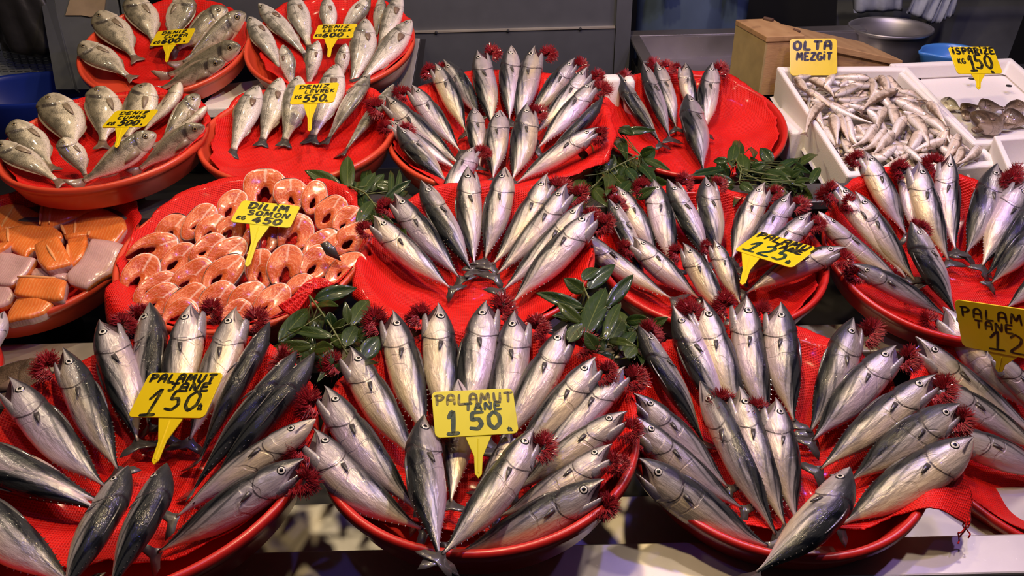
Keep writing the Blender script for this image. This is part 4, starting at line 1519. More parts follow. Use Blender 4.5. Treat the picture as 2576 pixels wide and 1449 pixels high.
def make_steak(c, xa, ya, n, L, Wd, th, cav, seed):
    """c centre of cut face, ya towards the back lobe, n face normal"""
    rg = random.Random(seed)
    N = 56
    opened = cav > .55
    a0 = math.radians(-90 + (9 if opened else .5)); a1 = math.radians(270 - (9 if opened else .5))
    th_ = np.linspace(a0, a1, N)
    skew = rg.uniform(-.12, .12)
    out = []; inn = []
    for q in th_:
        x, y = math.cos(q), math.sin(q)
        wx = .5 * (1 if y > 0 else 1 - .34 * (-y) ** 1.6)
        px = x * wx * (1 + .04 * math.sin(3 * q + seed)) * abs(x) ** -.12 if abs(x) > .02 else x * wx
        py = .5 * y * (1.0 if y > 0 else 1.05)
        out.append((px * Wd + skew * Wd * max(0, -y) ** 2 * .8, py * L))
        ci = cav * .5
        ix = math.cos(q) * ci * .42 * (1 if y < 0 else .7)
        iy = -.17 + math.sin(q) * ci * (.66 if y < 0 else .55)
        if opened and y < -.6:
            k = (-y - .6) / .4
            iy = iy * (1 - k) + (-.52) * k
            ix = ix * (1 - k) + math.copysign(.05, ix if ix else 1) * k
        inn.append((ix * Wd + skew * Wd * max(0, -y) ** 2 * .8, iy * L))
    out = np.array(out); inn = np.array(inn)
    rings = [0, .06, .3, .55, .8, .94, 1.0]
    V = []; A = []; F = []; fm = []
    ph = [rg.uniform(0, 6) for _ in range(3)]
    def zz(x, y):
        return th * (.05 * math.sin(90 * x + ph[0]) + .05 * math.sin(110 * y + ph[1]))
    zt = [-.10, .0, .02, .02, .02, .0, -.05]
    for i, s in enumerate(rings):
        for j in range(N):
            p = inn[j] * (1 - s) + out[j] * s
            V.append((p[0], p[1], zt[i] * th + zz(*p))); A.append((s, th_[j], p[0] / Wd if p[1] > 0 else .5))
    nr = len(rings)
    b0 = nr * N
    for s, p, zf in ((1, out, None), (1, out, -1), (0, inn, None), (0, inn, -1)):
        for j in range(N):
            V.append((p[j][0], p[j][1], (zt[-1 if s else 0] * th + zz(*p[j])) if zf is None else -th)); A.append((s, th_[j], .5))
    for i in range(nr - 1):
        for j in range(N - 1):
            F.append((i * N + j, (i + 1) * N + j, (i + 1) * N + j + 1, i * N + j + 1)); fm.append(0)
    o0, o1, i0, i1 = b0, b0 + N, b0 + 2 * N, b0 + 3 * N
    for j in range(N - 1):
        F.append((i0 + j, i0 + j + 1, i1 + j + 1, i1 + j)); fm.append(1)
        F.append((o0 + j, o1 + j, o1 + j + 1, o0 + j + 1)); fm.append(2)
        F.append((o1 + j, o1 + j + 1, i1 + j + 1, i1 + j)[::-1]); fm.append(0)
    F.append((i0, i1, o1, o0)); fm.append(0)
    F.append((i0 + N - 1, o0 + N - 1, o1 + N - 1, i1 + N - 1)); fm.append(0)
    o = mobj('salmon_steak', V, F, [MAT_SALM, MAT_CAV, MAT_SALM], None, True, A, fm)
    # skin band round the outside
    V = []; F = []
    for (k, z) in ((1.0, -.05), (1.018, -.10), (1.018, -1.0), (1.0, -1.02)):
        for j in range(N):
            p = out[j] * k
            V.append((p[0], p[1], z * th))
    for i in range(3):
        for j in range(N - 1):
            F.append((i * N + j, (i + 1) * N + j, (i + 1) * N + j + 1, i * N + j + 1)[::-1])
    mobj('skin', V, F, MAT_SSKIN, o)
    m = Matrix.Identity(4)
    for i in range(3):
        m[i][0], m[i][1], m[i][2], m[i][3] = xa[i], ya[i], n[i], c[i]
    o.matrix_world = m
    return o

# crop coordinates (scale .2968, origin 280,430): centre x y, length, width, lean to the right (deg), cavity size
STEAKS = """
1300 140 270 290 0 .75
1520 195 230 235 0 .35
1722 220 240 170 12 .5
1860 350 260 205 28 .5
2000 425 250 180 40 .35
1020 300 260 180 25 .5
745 430 300 180 35 .2
515 510 270 210 32 .65
850 505 260 200 30 .55
1010 500 200 190 25 .7
355 655 330 200 62 .75
565 750 280 180 38 .5
825 660 270 180 48 .3
1560 525 290 230 22 .7
1300 560 230 190 18 .75
2050 580 270 230 45 .5
1775 620 290 170 45 .25
975 700 310 180 46 .2
235 890 340 220 24 .6
370 985 310 170 52 .25
680 905 330 210 42 .35
945 870 340 210 40 .5
1258 830 300 190 0 .4
1478 825 350 240 4 .75
1742 780 300 210 34 .45
1985 830 310 200 48 .2
410 1090 290 200 48 .2
635 1115 320 220 38 .3
900 1095 300 220 32 .2
1140 1105 330 220 36 .25
1355 1110 320 190 38 .2
1590 1010 260 190 30 .45
580 1225 260 210 40 .65
1180 600 200 120 10 .5
1060 1215 240 180 34 .5
""".strip().split('\n')
c8, n8, v8, R8 = TN['T8']
rows = []
for i, ln in enumerate(STEAKS):
    cx, cy, L, Wd, ang, cav = [float(q) for q in ln.split()]
    px, py = 280 + cx * .2968, 430 + cy * .2968
    lean = .006 if py > 640 else (.010 if py > 560 else .016)
    P = on_tray('T8', px, py, lean)
    tocam = nv(CAM - P)
    n = nv(n8 * .55 + tocam * .9 + np.array([RND.uniform(-.12, .12), RND.uniform(-.06, .06), 0]))
    a = math.radians(ang)
    d = _r * math.sin(a) + _u * math.cos(a)
    ya = nv(d - np.dot(d, n) * n); xa = np.cross(ya, n)
    s = depth(P) / FPX * .2968
    fs = 1 / max(.75, np.dot(tocam, n))
    o = make_steak(P, xa, ya, n, L * s * fs * 1.2, Wd * s * 1.28, .027, cav, i + 1)
    rows.append((o, px, py, cav))
rows.sort(key=lambda r: r[2])
NR = 6
per = math.ceil(len(rows) / NR)
for b in range(NR):
    rr = sorted(rows[b * per:(b + 1) * per], key=lambda r: r[1])
    for i, (o, px, py, cav) in enumerate(rr):
        look = 'wide-open' if cav > .55 else ('hollow' if cav > .3 else 'nearly solid')
        tag(o, f'{look} salmon steak, {ORD[i]} from the left in {ORD[b]} row from the tray back', 'salmon steak', 'salmon steaks under the 450 somon sign')

# a dark fin standing on one steak at the right of the tray
P = on_tray('T8', 830, 628, .045)
V, F = plate([(-.02, -.006), (.002, -.012), (.03, .0), (.004, .010), (-.015, .008)], .001)
fo = mobj('loose_fin', V, F, MAT_FIN)
m = Matrix.Identity(4); ax = nv(_r * .75 - _u * .7); nn = nv(CAM - P); yy = np.cross(nn, ax)
for i in range(3):
    m[i][0], m[i][1], m[i][2], m[i][3] = ax[i], yy[i], nn[i], P[i]
fo.matrix_world = m
tag(fo, 'dark loose fin lying on the steaks at the tray edge', 'fin')
# netting flap folded over the front-right of the steak tray
fl = [(735, 800), (700, 772), (790, 695), (850, 712), (868, 728), (800, 752)]
P = [on_tray('T8', x, y, h) for (x, y), h in zip(fl, (.022, .038, .052, .040, .014, .014))]
cen = sum(P) / 6 + n8 * .012
V = []; F = []
N = 60; K = 10
rim_ = []
for i in range(6):
    for s in np.linspace(0, 1, N // 6, endpoint=False):
        rim_.append(P[i] * (1 - s) + P[(i + 1) % 6] * s)
for k in range(K + 1):
    for j, p in enumerate(rim_):
        s = k / K
        q = cen * (1 - s) + p * s
        V.append(q + n8 * (.003 * math.sin(j * .9 + s * 5) * s))
for k in range(K):
    for j in range(N):
        F.append((k * N + j, k * N + (j + 1) % N, (k + 1) * N + (j + 1) % N, (k + 1) * N + j))
fo = mobj('netting_flap', V, F, MAT_NET)
fo.modifiers.new('solid', 'SOLIDIFY').thickness = .002
tag(fo, 'red netting flap folded over the front steaks beside the laurel', 'netting')

# ------------------------------------------------------------------ salmon fillets
def fillet_mat(name, c1, c2, line, sc_):
    t = NT(name); co = t.objco()
    wv = t.n('ShaderNodeTexWave'); wv.inputs['Scale'].default_value = sc_; wv.inputs['Distortion'].default_value = 3.5; wv.inputs['Detail'].default_value = 2
    t.l(co, wv.inputs['Vector'])
    c = t.mix(t.noise(30, 4, co), c1, c2)
    c = t.mix(t.math('MULTIPLY', t.smooth(wv.outputs[1], .72, .98), .28), c, line)
    c = t.mix(t.math('MULTIPLY', t.smooth(t.noise(90, 3, co), .62, .72), .4), c, line)
    t.set(col=c, rough=.28, sss=.12, coat=.6, coatr=.12)
    t.b.inputs['Subsurface Radius'].default_value = (.012, .004, .002)
    t.bump(t.math('ADD', t.noise(70, 3, co), t.math('MULTIPLY', wv.outputs[1], .12)), .35, .003)
    return t.m
MAT_FIL = fillet_mat('fillet_orange', (.62, .12, .02), (.80, .24, .045), (.80, .42, .16), 46)
MAT_FILS = fillet_mat('fillet_pink_skin', (.52, .30, .29), (.68, .44, .40), (.40, .20, .22), 60)
MAT_FAT = simple('fat_streak', (.78, .36, .14), .35, nscale=60, coat=.4)
FILLETS = [  # outline (crop scale .3036, origin 0,440), height mm, kind, streaks, label
    ([(-60, 260), (80, 235), (200, 240), (320, 300), (320, 400), (120, 435), (-60, 470)], 22, 'f', [((110, 265), (20, 440))], 'wide orange salmon fillet with one pale streak at left edge'),
    ([(330, 130), (480, 108), (650, 110), (760, 170), (840, 240), (740, 285), (560, 360), (400, 408), (318, 400)], 40, 'f', [((463, 135), (405, 400)), ((630, 125), (535, 310)), ((352, 200), (322, 395))], 'tall orange salmon fillet at the back of the fillet tray'),
    ([(488, 390), (600, 350), (740, 285), (870, 262), (1010, 325), (1040, 420), (975, 490), (910, 542), (720, 500), (540, 525)], 30, 'f', [((625, 370), (620, 490)), ((500, 400), (545, 500)), ((740, 460), (730, 500))], 'broad orange salmon fillet against the right rim of fillet tray'),
    ([(-40, 450), (100, 420), (270, 410), (430, 418), (505, 470), (500, 510), (260, 600), (190, 662), (80, 600), (-40, 520)], 34, 'f', [((60, 430), (75, 560))], 'orange salmon fillet at centre left beneath the tall one'),
    ([(540, 500), (620, 485), (710, 490), (705, 650), (640, 715), (575, 742)], 34, 'f', [((550, 560), (572, 700))], 'narrow orange salmon piece right of the centre square piece'),
    ([(268, 560), (370, 520), (480, 508), (530, 590), (575, 700), (480, 742), (380, 775), (300, 700)], 50, 'f', [((385, 580), (460, 710))], 'square orange salmon piece with one pale streak in tray centre'),
    ([(-60, 560), (40, 545), (98, 540), (40, 600), (-60, 640)], 44, 'f', [], 'small orange salmon piece at left frame edge'),
    ([(760, 518), (880, 530), (1035, 562), (975, 670), (900, 780), (700, 915), (560, 868), (535, 820), (620, 730), (705, 600)], 42, 's', [], 'pink-skinned salmon belly piece leaning on the right rim'),
    ([(-40, 640), (90, 628), (200, 660), (295, 690), (220, 790), (95, 905), (-40, 890)], 40, 's', [], 'pink-skinned salmon piece lying left of the tray centre'),
    ([(270, 765), (400, 755), (555, 762), (540, 850), (420, 850), (250, 830)], 26, 's', [], 'small pink-skinned salmon piece behind the orange block'),
    ([(145, 850), (300, 830), (450, 830), (540, 862), (512, 1005), (440, 1022), (270, 1000), (108, 980)], 44, 'f', [((150, 855), (455, 845))], 'thick orange salmon block near front of fillet tray'),
    ([(-40, 900), (60, 900), (112, 985), (70, 1040), (-40, 1080)], 30, 's', [], 'pink salmon piece at the lower left frame edge'),
    ([(55, 1110), (120, 1010), (205, 985), (330, 1010), (430, 1050), (350, 1120), (230, 1172), (110, 1195), (40, 1200)], 34, 'f', [], 'lowest orange salmon fillet with fine pale grain at front rim'),
]
n7 = TN['T7'][1]
for q, (pts, hh, kind, streaks, lab) in enumerate(FILLETS):
    pts = [(x * .3036, 440 + y * .3036) for x, y in pts]
    hz = hh / 1000 - .050 + .03
    P = np.array([on_tray('T7', x, y, hz) for x, y in pts])
    cen = P.mean(0)
    ex_ = np.array([1.0, 0, 0]); ey_ = TN['T7'][2]
    Q = np.stack([(P - cen) @ ex_, (P - cen) @ ey_], -1)
    # smooth, dense outline
    n_ = len(Q); D = []
    for i in range(n_):
        p0, p1, p2, p3 = Q[i - 1], Q[i], Q[(i + 1) % n_], Q[(i + 2) % n_]
        for s in np.linspace(0, 1, 8, endpoint=False):
            lin = p1 * (1 - s) + p2 * s
            cr = .5 * ((2 * p1) + (-p0 + p2) * s + (2 * p0 - 5 * p1 + 4 * p2 - p3) * s * s + (-p0 + 3 * p1 - 3 * p2 + p3) * s ** 3)
            D.append(lin * .6 + cr * .4)
    D = np.array(D); m_ = len(D)
    th_ = .020 + .006 * (kind == 'f')
    V = []; F = []; fm = []
    rings = [(0.02, 0), (.3, 0), (.55, 0), (.75, -.0005), (.9, -.002), (.98, -.005), (1.0, -.009), (.985, -th_ + .002), (.95, -th_), (.02, -th_)]
    rg = np.random.RandomState(q)
    ph = rg.uniform(0, 6, 4)
    def zz(x, y):
        return .0022 * math.sin(60 * x + ph[0]) + .0022 * math.sin(70 * y + 30 * x + ph[1]) + .05 * (x * math.cos(ph[2]) + y * math.sin(ph[2]))
    for s, z in rings:
        for d in D:
            V.append((d[0] * s, d[1] * s, z + zz(*(d * s))))
    for i in range(len(rings) - 1):
        for j in range(m_):
            F.append((i * m_ + j, (i + 1) * m_ + j, (i + 1) * m_ + (j + 1) % m_, i * m_ + (j + 1) % m_)); fm.append(0 if i < 6 else 1)
    F.append(tuple(range(m_))); fm.append(0); F.append(tuple(range((len(rings) - 1) * m_, len(rings) * m_))[::-1]); fm.append(1)
    mats = [MAT_FIL, MAT_FILS] if kind == 'f' else [MAT_FILS, MAT_FIL]
    o = mobj('salmon_fillet', V, F, mats, None, True, None, fm)
    mw = Matrix.Identity(4)
    for i in range(3):
        mw[i][0], mw[i][1], mw[i][2], mw[i][3] = ex_[i], ey_[i], n7[i], cen[i]
    o.matrix_world = mw
    tag(o, lab, 'salmon fillet', 'salmon fillet pieces in the left tray')
    for a, b in streaks:
        A_ = on_tray('T7', a[0] * .3036, 440 + a[1] * .3036, hz); B_ = on_tray('T7', b[0] * .3036, 440 + b[1] * .3036, hz)
        a2 = np.array([(A_ - cen) @ ex_, (A_ - cen) @ ey_]); b2 = np.array([(B_ - cen) @ ex_, (B_ - cen) @ ey_])
        mb = MB()
        ts = np.linspace(0, 1, 12)
        path = [(*(a2 * (1 - s) + b2 * s), zz(*(a2 * (1 - s) + b2 * s)) - .0006) for s in ts]
        mb.tube(path, .0030 * np.sin(math.pi * (.1 + .8 * ts)) + .0006, 8)
        mb.obj('fat_streak', MAT_FAT, o, True)

# ------------------------------------------------------------------ foam boxes with whiting and brown fish
def foam_box(name, rim4, wall, hgt, label, floor_d):
    """rim4: outer rim corners back-left, back-right, front-right, front-left in the world; open box below"""
    r = [np.asarray(p, float) for p in rim4]
    n = nv(np.cross(r[1] - r[0], r[3] - r[0]))
    if n[2] < 0: n = -n
    cen = sum(r) / 4
    inn = [p + nv(cen - p) * wall * 1.35 for p in r]
    lo = [p * .97 + cen * .03 - n * hgt for p in r]
    fi = [p * .96 + cen * .04 - n * floor_d for p in inn]
    V = r + inn + lo + fi
    F = []
    for i in range(4):
        j = (i + 1) % 4
        F += [(i, j, 4 + j, 4 + i), (i, 8 + i, 8 + j, j), (4 + i, 4 + j, 12 + j, 12 + i)]
    F += [(8, 9, 10, 11), (15, 14, 13, 12)]
    V = [p - cen for p in V]
    o = mobj(name, V, F, MAT_FOAM, None, False)
    o.location = tuple(cen)
    b = o.modifiers.new('bevel', 'BEVEL'); b.width = .007; b.segments = 3; b.limit_method = 'ANGLE'
    return o, n, cen

A_rim = [at_z(1953, 166, .90), at_z(2282, 164, .90), at_z(2520, 414, .80), at_z(2132, 443, .80)]
boxA, nA, cA = foam_box('foam_box', A_rim, .022, .10, '', .085)
tag(boxA, 'white foam box piled with small whiting under the olta mezgit sign', 'foam box')
B_rim = [at_z(2236, 158, .895), at_z(2545, 144, .895), at_z(2780, 345, .83), at_z(2450, 362, .83)]
boxB, nB, cB = foam_box('foam_box', B_rim, .020, .08, '', .045)
tag(boxB, 'shallow white foam box of brown fish under the isparize sign', 'foam box')
C_rim = [at_z(2500, 340, .85), at_z(2700, 330, .85), at_z(2780, 560, .83), at_z(2560, 480, .83)]
boxC, nC, cC = foam_box('foam_box', C_rim, .02, .09, '', .07)
tag(boxC, 'white foam box cut by the right frame edge', 'foam box')
# small dents / holes in the back wall of box B
for (x, y) in ((2310, 199), (2444, 198), (2538, 216)):
    p = on_plane(x, y, cB - nB * .02, nB)
    mb = MB(); mb.lathe([(.001, -.001), (.008, -.001), (.008, .0015), (.001, .002)], 16)
    o = mb.obj('drain_hole', MAT_BLACK, None, True)
    o.parent = boxB; o.matrix_parent_inverse = Matrix.Identity(4)
    o.location = tuple(p - cB)
# foam supports below the boxes
for (x, y, z, w, d, h, lab) in ((2004, 300, .80, .09, .20, .10, 'yellowish foam support under the whiting box beside the tray'),
                                (2030, 372, .73, .07, .08, .09, 'chipped white foam block below the yellowish foam support')):
    p = at_z(x, y, z)
    mb = MB(); mb.box(-w / 2, w / 2, -d / 2, d / 2, -h, 0.0)
    o = mb.obj('foam_support', MAT_FOAM, None, False, .008, 3); o.location = tuple(p); tag(o, lab, 'foam block')
mb = MB(); mb.box(.80, 1.9, 1.85, 2.4, COUNTER_Z, .70)
o = mb.obj('box_stand', MAT_BLACK); tag(o, 'black stand under the white foam boxes', 'stand')

# whiting: crop coordinates (scale .3313, origin 1926,0) snout, tail, width, back side
WH = """
215 592 345 722 62 L
335 605 520 740 66 L
445 672 515 572 70 L
792 600 505 572 60 U
520 732 792 612 66 U
490 692 625 662 50 U
642 642 790 620 55 U
258 682 475 775 55 L
335 752 605 800 56 U
550 762 755 702 58 U
795 600 772 768 56 L
830 662 1000 690 58 D
868 585 905 660 66 L
922 582 1132 712 66 U
1010 692 1245 735 54 U
1002 690 684 870 70 D
822 682 905 765 58 U
985 765 1312 932 78 U
1232 778 1372 960 64 L
482 802 815 935 56 U
625 800 785 792 50 U
352 792 402 866 66 L
442 795 292 1030 58 R
502 885 500 1095 84 L
545 872 605 975 66 L
622 892 692 1018 84 L
765 835 825 905 64 R
902 822 868 925 66 R
945 792 982 935 70 R
1048 892 982 1005 80 R
1085 882 1242 1110 82 R
1175 892 1335 995 72 U
1042 852 1175 862 46 U
822 952 658 1112 84 R
902 985 730 1142 84 R
958 1012 820 1172 80 R
1162 1002 1078 1112 84 L
1380 972 1328 1052 92 R
1362 1062 1140 1122 70 D
1462 1022 1398 1122 84 R
1662 1112 1455 1245 84 R
1490 1122 1448 1232 58 R
992 1112 918 1172 74 L
1042 1112 1112 1162 56 U
922 1212 720 1192 70 U
1102 1172 930 1250 52 D
432 972 562 1162 74 R
562 1182 645 1192 52 U
582 1052 642 1132 56 R
342 820 385 782 50 L
1242 982 1322 1012 54 U
1122 1212 1255 1190 50 U
692 952 742 1002 50 L
400 602 565 622 44 U
602 602 702 642 54 U
1302 1102 1388 1182 56 R
702 772 612 802 52 U
862 1162 722 1172 58 U
560 660 660 610 52 L
900 600 820 640 50 R
1150 760 1010 740 54 U
700 830 560 850 56 U
1100 800 960 850 56 U
760 1060 860 1120 60 L
1180 1150 1290 1090 60 U
""".strip().split('\n')
whit = []
rgw = random.Random(21)
exA = nv(A_rim[1] - A_rim[0]); eyA = np.cross(nA, exA)
def keep_in(p):
    d = p - cA
    y = d @ eyA
    half = np.interp(y, [-.3, .3], [np.linalg.norm(A_rim[2] - A_rim[3]) / 2, np.linalg.norm(A_rim[1] - A_rim[0]) / 2]) - .029
    ymid = (A_rim[0] - cA) @ eyA
    mid = np.interp(y, [(A_rim[3] - cA) @ eyA, ymid], [((A_rim[2] + A_rim[3]) / 2 - cA) @ exA, ((A_rim[0] + A_rim[1]) / 2 - cA) @ exA])
    x = min(max(d @ exA, mid - half), mid + half)
    y = min(max(y, (A_rim[3] - cA) @ eyA + .032), ymid - .032)
    return cA + exA * x + eyA * y + nA * (d @ nA)
def whiting(px0, px1, w, dr, h, kz=None, free=False):
    P0 = cA + nA * (h + rgw.uniform(-.006, .006)); P1 = cA + nA * (h + rgw.uniform(-.010, .004))
    H = on_plane(*px0, P0, nA); T = on_plane(*px1, P1, nA)
    L = np.linalg.norm(H - T)
    if L > .15: T = H + (T - H) * .15 / L
    if L < .105:      # partly buried fish: extend below its neighbours
        T = H + nv(T - H) * (.115 + rgw.uniform(0, .02)) - nA * .015
        L = np.linalg.norm(H - T)
    if not free:
        H, T = keep_in(H), keep_in(T)
        L = np.linalg.norm(H - T)
    hh = min(max(w * depth(H) / FPX, .17 * L), .24 * L)
    d = DIRPX[dr]
    o, S = add_fish('whiting', 'whiting', H, T, hh, nv(nA + .4 * nv(CAM - H)), _r * d[0] - _u * d[1], rgw.uniform(-45, 12), 0, 0,
                    rgw.uniform(-.10, .10), rgw.uniform(-.05, .09), (0, rgw.random(), rgw.uniform(.85, 1.1)), True)
    whit.append((o, px0))
for i, ln in enumerate(WH):
    a = ln.split()
    q = [float(x) * .3313 for x in a[:5]]
    whiting((1926 + q[0], q[1]), (1926 + q[2], q[3]), q[4] * 1.15, a[5], .010 if i < 46 else -.002, None, i == 22)
# tail standing up in front of the sign, and fish half hidden lower in the pile
whiting((2004, 196), (2038, 166), 22, 'L', .002)
for i in range(84):
    s, tt = rgw.random(), rgw.random()
    p = A_rim[0] * (1 - s) * (1 - tt) + A_rim[1] * s * (1 - tt) + A_rim[2] * s * tt + A_rim[3] * (1 - s) * tt
    p = cA + (p - cA) * .74 - nA * rgw.uniform(.020, .035)
    px = to_px(p); an = rgw.uniform(0, 6.28)
    p2 = to_px(p + .12 * np.array([math.cos(an), math.sin(an), 0]) * .9)
    ins = cA + (on_plane(*p2, cA, nA) - cA)
    whiting(tuple(px), tuple(p2), 26, rgw.choice('LRU'), rgw.uniform(-.028, -.016))
whit.sort(key=lambda r: r[1][1])
NRW = 12; per = math.ceil(len(whit) / NRW)
for b in range(NRW):
    rr = sorted(whit[b * per:(b + 1) * per], key=lambda r: r[1][0])
    for i, (o, p) in enumerate(rr):
        tag(o, f'small whiting, {ORD[i]} from the left in {ORD[b]} row from back of the foam box pile', 'fish', 'small whiting piled in the foam box')
# brown fish in the isparize box
BR = [((1330, 770), (1475, 830), 100, 'U', 'pale-flanked'), ((1480, 825), (1620, 805), 62, 'U', 'mottled yellow-brown'), ((1610, 800), (1800, 820), 92, 'U', 'plump grey'),
      ((1480, 870), (1600, 880), 70, 'U', 'small dark mottled'), ((1960, 800), (1800, 830), 90, 'U', 'dark grey'), ((1790, 880), (2010, 930), 110, 'U', 'long scaly brown'),
      ((1600, 960), (1800, 880), 175, 'U', 'big round brown'), ((1780, 965), (1900, 945), 42, 'U', 'pale slim'), ((1560, 990), (1680, 985), 55, 'D', 'small tan')]
for i, (a, b, w, dr, adj) in enumerate(BR):
    zf = cB - nB * (.030 - .004 * (i % 3) - (.016 if adj == 'big round brown' else 0))
    H = on_plane(1926 + a[0] * .3313, a[1] * .3313, zf, nB); T = on_plane(1926 + b[0] * .3313, b[1] * .3313, zf, nB)
    L = np.linalg.norm(H - T); d = DIRPX[dr]
    h = min(max(w * .47 * depth(H) / FPX, .25 * L), .8 * L)
    o, S = add_fish('brown' if i not in (0,) else 'bream', 'brown_fish', H, T, h, nv(nB + .5 * nv(CAM - H)), _r * d[0] - _u * d[1], rgw.uniform(-5, 15), 0, 0, 0, 0, (0, rgw.random(), 1))
    tag(o, f'{adj} fish lying in the isparize foam box', 'fish', 'brown fish in the isparize box')

# other fish at the left edge, outside the front left tray
H = at_z(136, 945, .80); T = at_z(-150, 1005, .785)
o, S = add_fish('brown', 'spotted_fish', H, T, .075, nv(np.array([0, -.3, 1.0])), np.array([0, .3, 1.0]), 25, 0, 0, 0, 0, (0, .3, 2.1))
tag(o, 'yellow-brown fish with pale belly behind the black-lettered 150 tray', 'fish')
H = at_z(14, 792, .80); T = at_z(-90, 960, .77)
o, S = add_fish('bonito', 'bonito', H, T, .04, nv(np.array([.1, -.4, 1.0])), np.array([-1.0, 0, .2]), 5, 0, 0, 0, 0, (-.3, .3, 1.1))
tag(o, 'pale fish nose poking in at the left edge below fillets', 'fish')
# ------------------------------------------------------------------ price signs
GL = {
    'D': [[(.08, .02), (.08, .98)], [(-.08, .98), (.35, .97), (.62, .7), (.6, .3), (.35, .04), (-.02, .0)]],
    'E': [[(.6, 1), (.08, .98), (.06, .0), (.62, .02)], [(.08, .52), (.48, .54)]],
    'N': [[(.02, 0), (.08, 1), (.5, .02), (.6, 1.02)]],
    'I': [[(.1, 1), (.08, 0)]],
    'i': [[(.1, .82), (.08, 0)], [(.1, 1.08), (.12, 1.14)]],
    'Z': [[(.02, .97), (.6, 1), (.02, .02), (.64, .0)]],
    'z': [[(.02, .97), (.6, 1), (.02, .02), (.64, .0)], [(.12, .5), (.5, .52)]],
    'C': [[(.58, .9), (.3, 1), (.06, .72), (.05, .28), (.28, .0), (.6, .1)]],
    'U': [[(.04, 1), (.06, .25), (.28, .0), (.5, .2), (.54, 1)]],
    'P': [[(.1, 0), (.1, .98)], [(-.06, .94), (.36, 1), (.6, .78), (.42, .52), (.1, .46)]],
    'R': [[(.1, 0), (.1, .98)], [(-.06, .94), (.36, 1), (.58, .78), (.4, .54), (.1, .48), (.6, .0)]],
    'A': [[(.02, 0), (.08, .8), (.3, 1.02), (.54, .82), (.58, 0)], [(.05, .45), (.56, .47)]],
    'a': [[(.0, 0), (.3, 1.0), (.6, 0)], [(.1, .36), (.52, .38)]],
    'L': [[(.1, 1), (.06, .02), (.56, .0)]],
    'V': [[(.0, 1), (.28, 0), (.6, 1.04)]],
    'K': [[(.08, 1), (.06, 0)], [(.56, .98), (.1, .48), (.6, .0)]],
    'M': [[(.0, 0), (.12, 1), (.36, .35), (.62, 1), (.72, 0)]],
    'G': [[(.58, .88), (.3, 1), (.06, .72), (.06, .25), (.3, 0), (.58, .12), (.58, .45), (.34, .45)]],
    'S': [[(.56, .9), (.3, 1), (.08, .8), (.2, .56), (.48, .42), (.54, .18), (.28, .0), (.02, .1)]],
    'O': [[(.3, 1), (.06, .75), (.05, .25), (.3, .0), (.56, .25), (.56, .75), (.3, 1)]],
    'T': [[(-.02, .97), (.66, 1)], [(.32, .98), (.28, 0)]],
    'J': [[(.0, .97), (.64, 1)], [(.34, .98), (.3, .14), (.1, .0), (-.04, .1)]],
    '0': [[(.3, 1), (.04, .7), (.06, .25), (.3, .0), (.56, .3), (.54, .75), (.3, 1)]],
    '1': [[(.0, .62), (.36, 1.02), (.28, .04)], [(-.1, .0), (.62, .03)]],
    '!': [[(.14, .72), (.32, 1.0), (.3, .0)], [(.08, .0), (.52, .02)]],
    '2': [[(.04, .8), (.26, 1), (.52, .82), (.44, .5), (.0, .02), (.66, .0)]],
    '4': [[(.42, 1), (.0, .34), (.62, .32)], [(.46, .6), (.4, -.04)]],
    '5': [[(.66, 1), (.16, .98), (.12, .58), (.42, .6), (.56, .3), (.36, .02), (.0, .08)]],
    '6': [[(.5, 1), (.16, .66), (.05, .25), (.28, .0), (.52, .2), (.4, .46), (.1, .34)]],
    't': [[(.0, .6), (.5, .7)], [(.26, .95), (.16, .1), (.4, .05), (.56, .6), (.56, .0), (.8, .05)]],
}
def stroke_mesh(mb, pts, w, z, tip=.75):
    pts = np.asarray(pts, float)
    n = len(pts)
    # smooth
    out = []
    for i in range(n - 1):
        p0 = pts[max(i - 1, 0)]; p1 = pts[i]; p2 = pts[i + 1]; p3 = pts[min(i + 2, n - 1)]
        for s in np.linspace(0, 1, 7, endpoint=False):
            cr = .5 * ((2 * p1) + (-p0 + p2) * s + (2 * p0 - 5 * p1 + 4 * p2 - p3) * s * s + (-p0 + 3 * p1 - 3 * p2 + p3) * s ** 3)
            out.append(cr * .55 + (p1 * (1 - s) + p2 * s) * .45)
    out.append(pts[-1])
    out = np.array(out)
    T = np.gradient(out, axis=0)
    T /= np.linalg.norm(T, axis=1)[:, None] + 1e-9
    Nn = np.stack([-T[:, 1], T[:, 0]], -1)
    m = len(out)
    ww = w * .5 * (1 - (1 - tip) * np.abs(np.linspace(-1, 1, m)) ** 4) * (1 + .25 * np.abs(T[:, 1]) - .12)
    a = out + Nn * ww[:, None]; b = out - Nn * ww[:, None]
    e0 = out[0] - T[0] * ww[0] * .7; e1 = out[-1] + T[-1] * ww[-1] * .7
    V = []
    for q in range(m):
        V += [(*a[q], z), (*b[q], z)]
    V += [(*e0, z), (*e1, z)]
    F = [(2 * q, 2 * q + 1, 2 * q + 3, 2 * q + 2) for q in range(m - 1)] + [(2 * m, 1, 0), (2 * m + 1, 2 * m - 2, 2 * m - 1)]
    k = len(V)
    V2 = V + [(x, y, z - .0006) for x, y, _ in V]
    F2 = F + [tuple(k + i for i in f[::-1]) for f in F]
    mb.add(V2, F2)

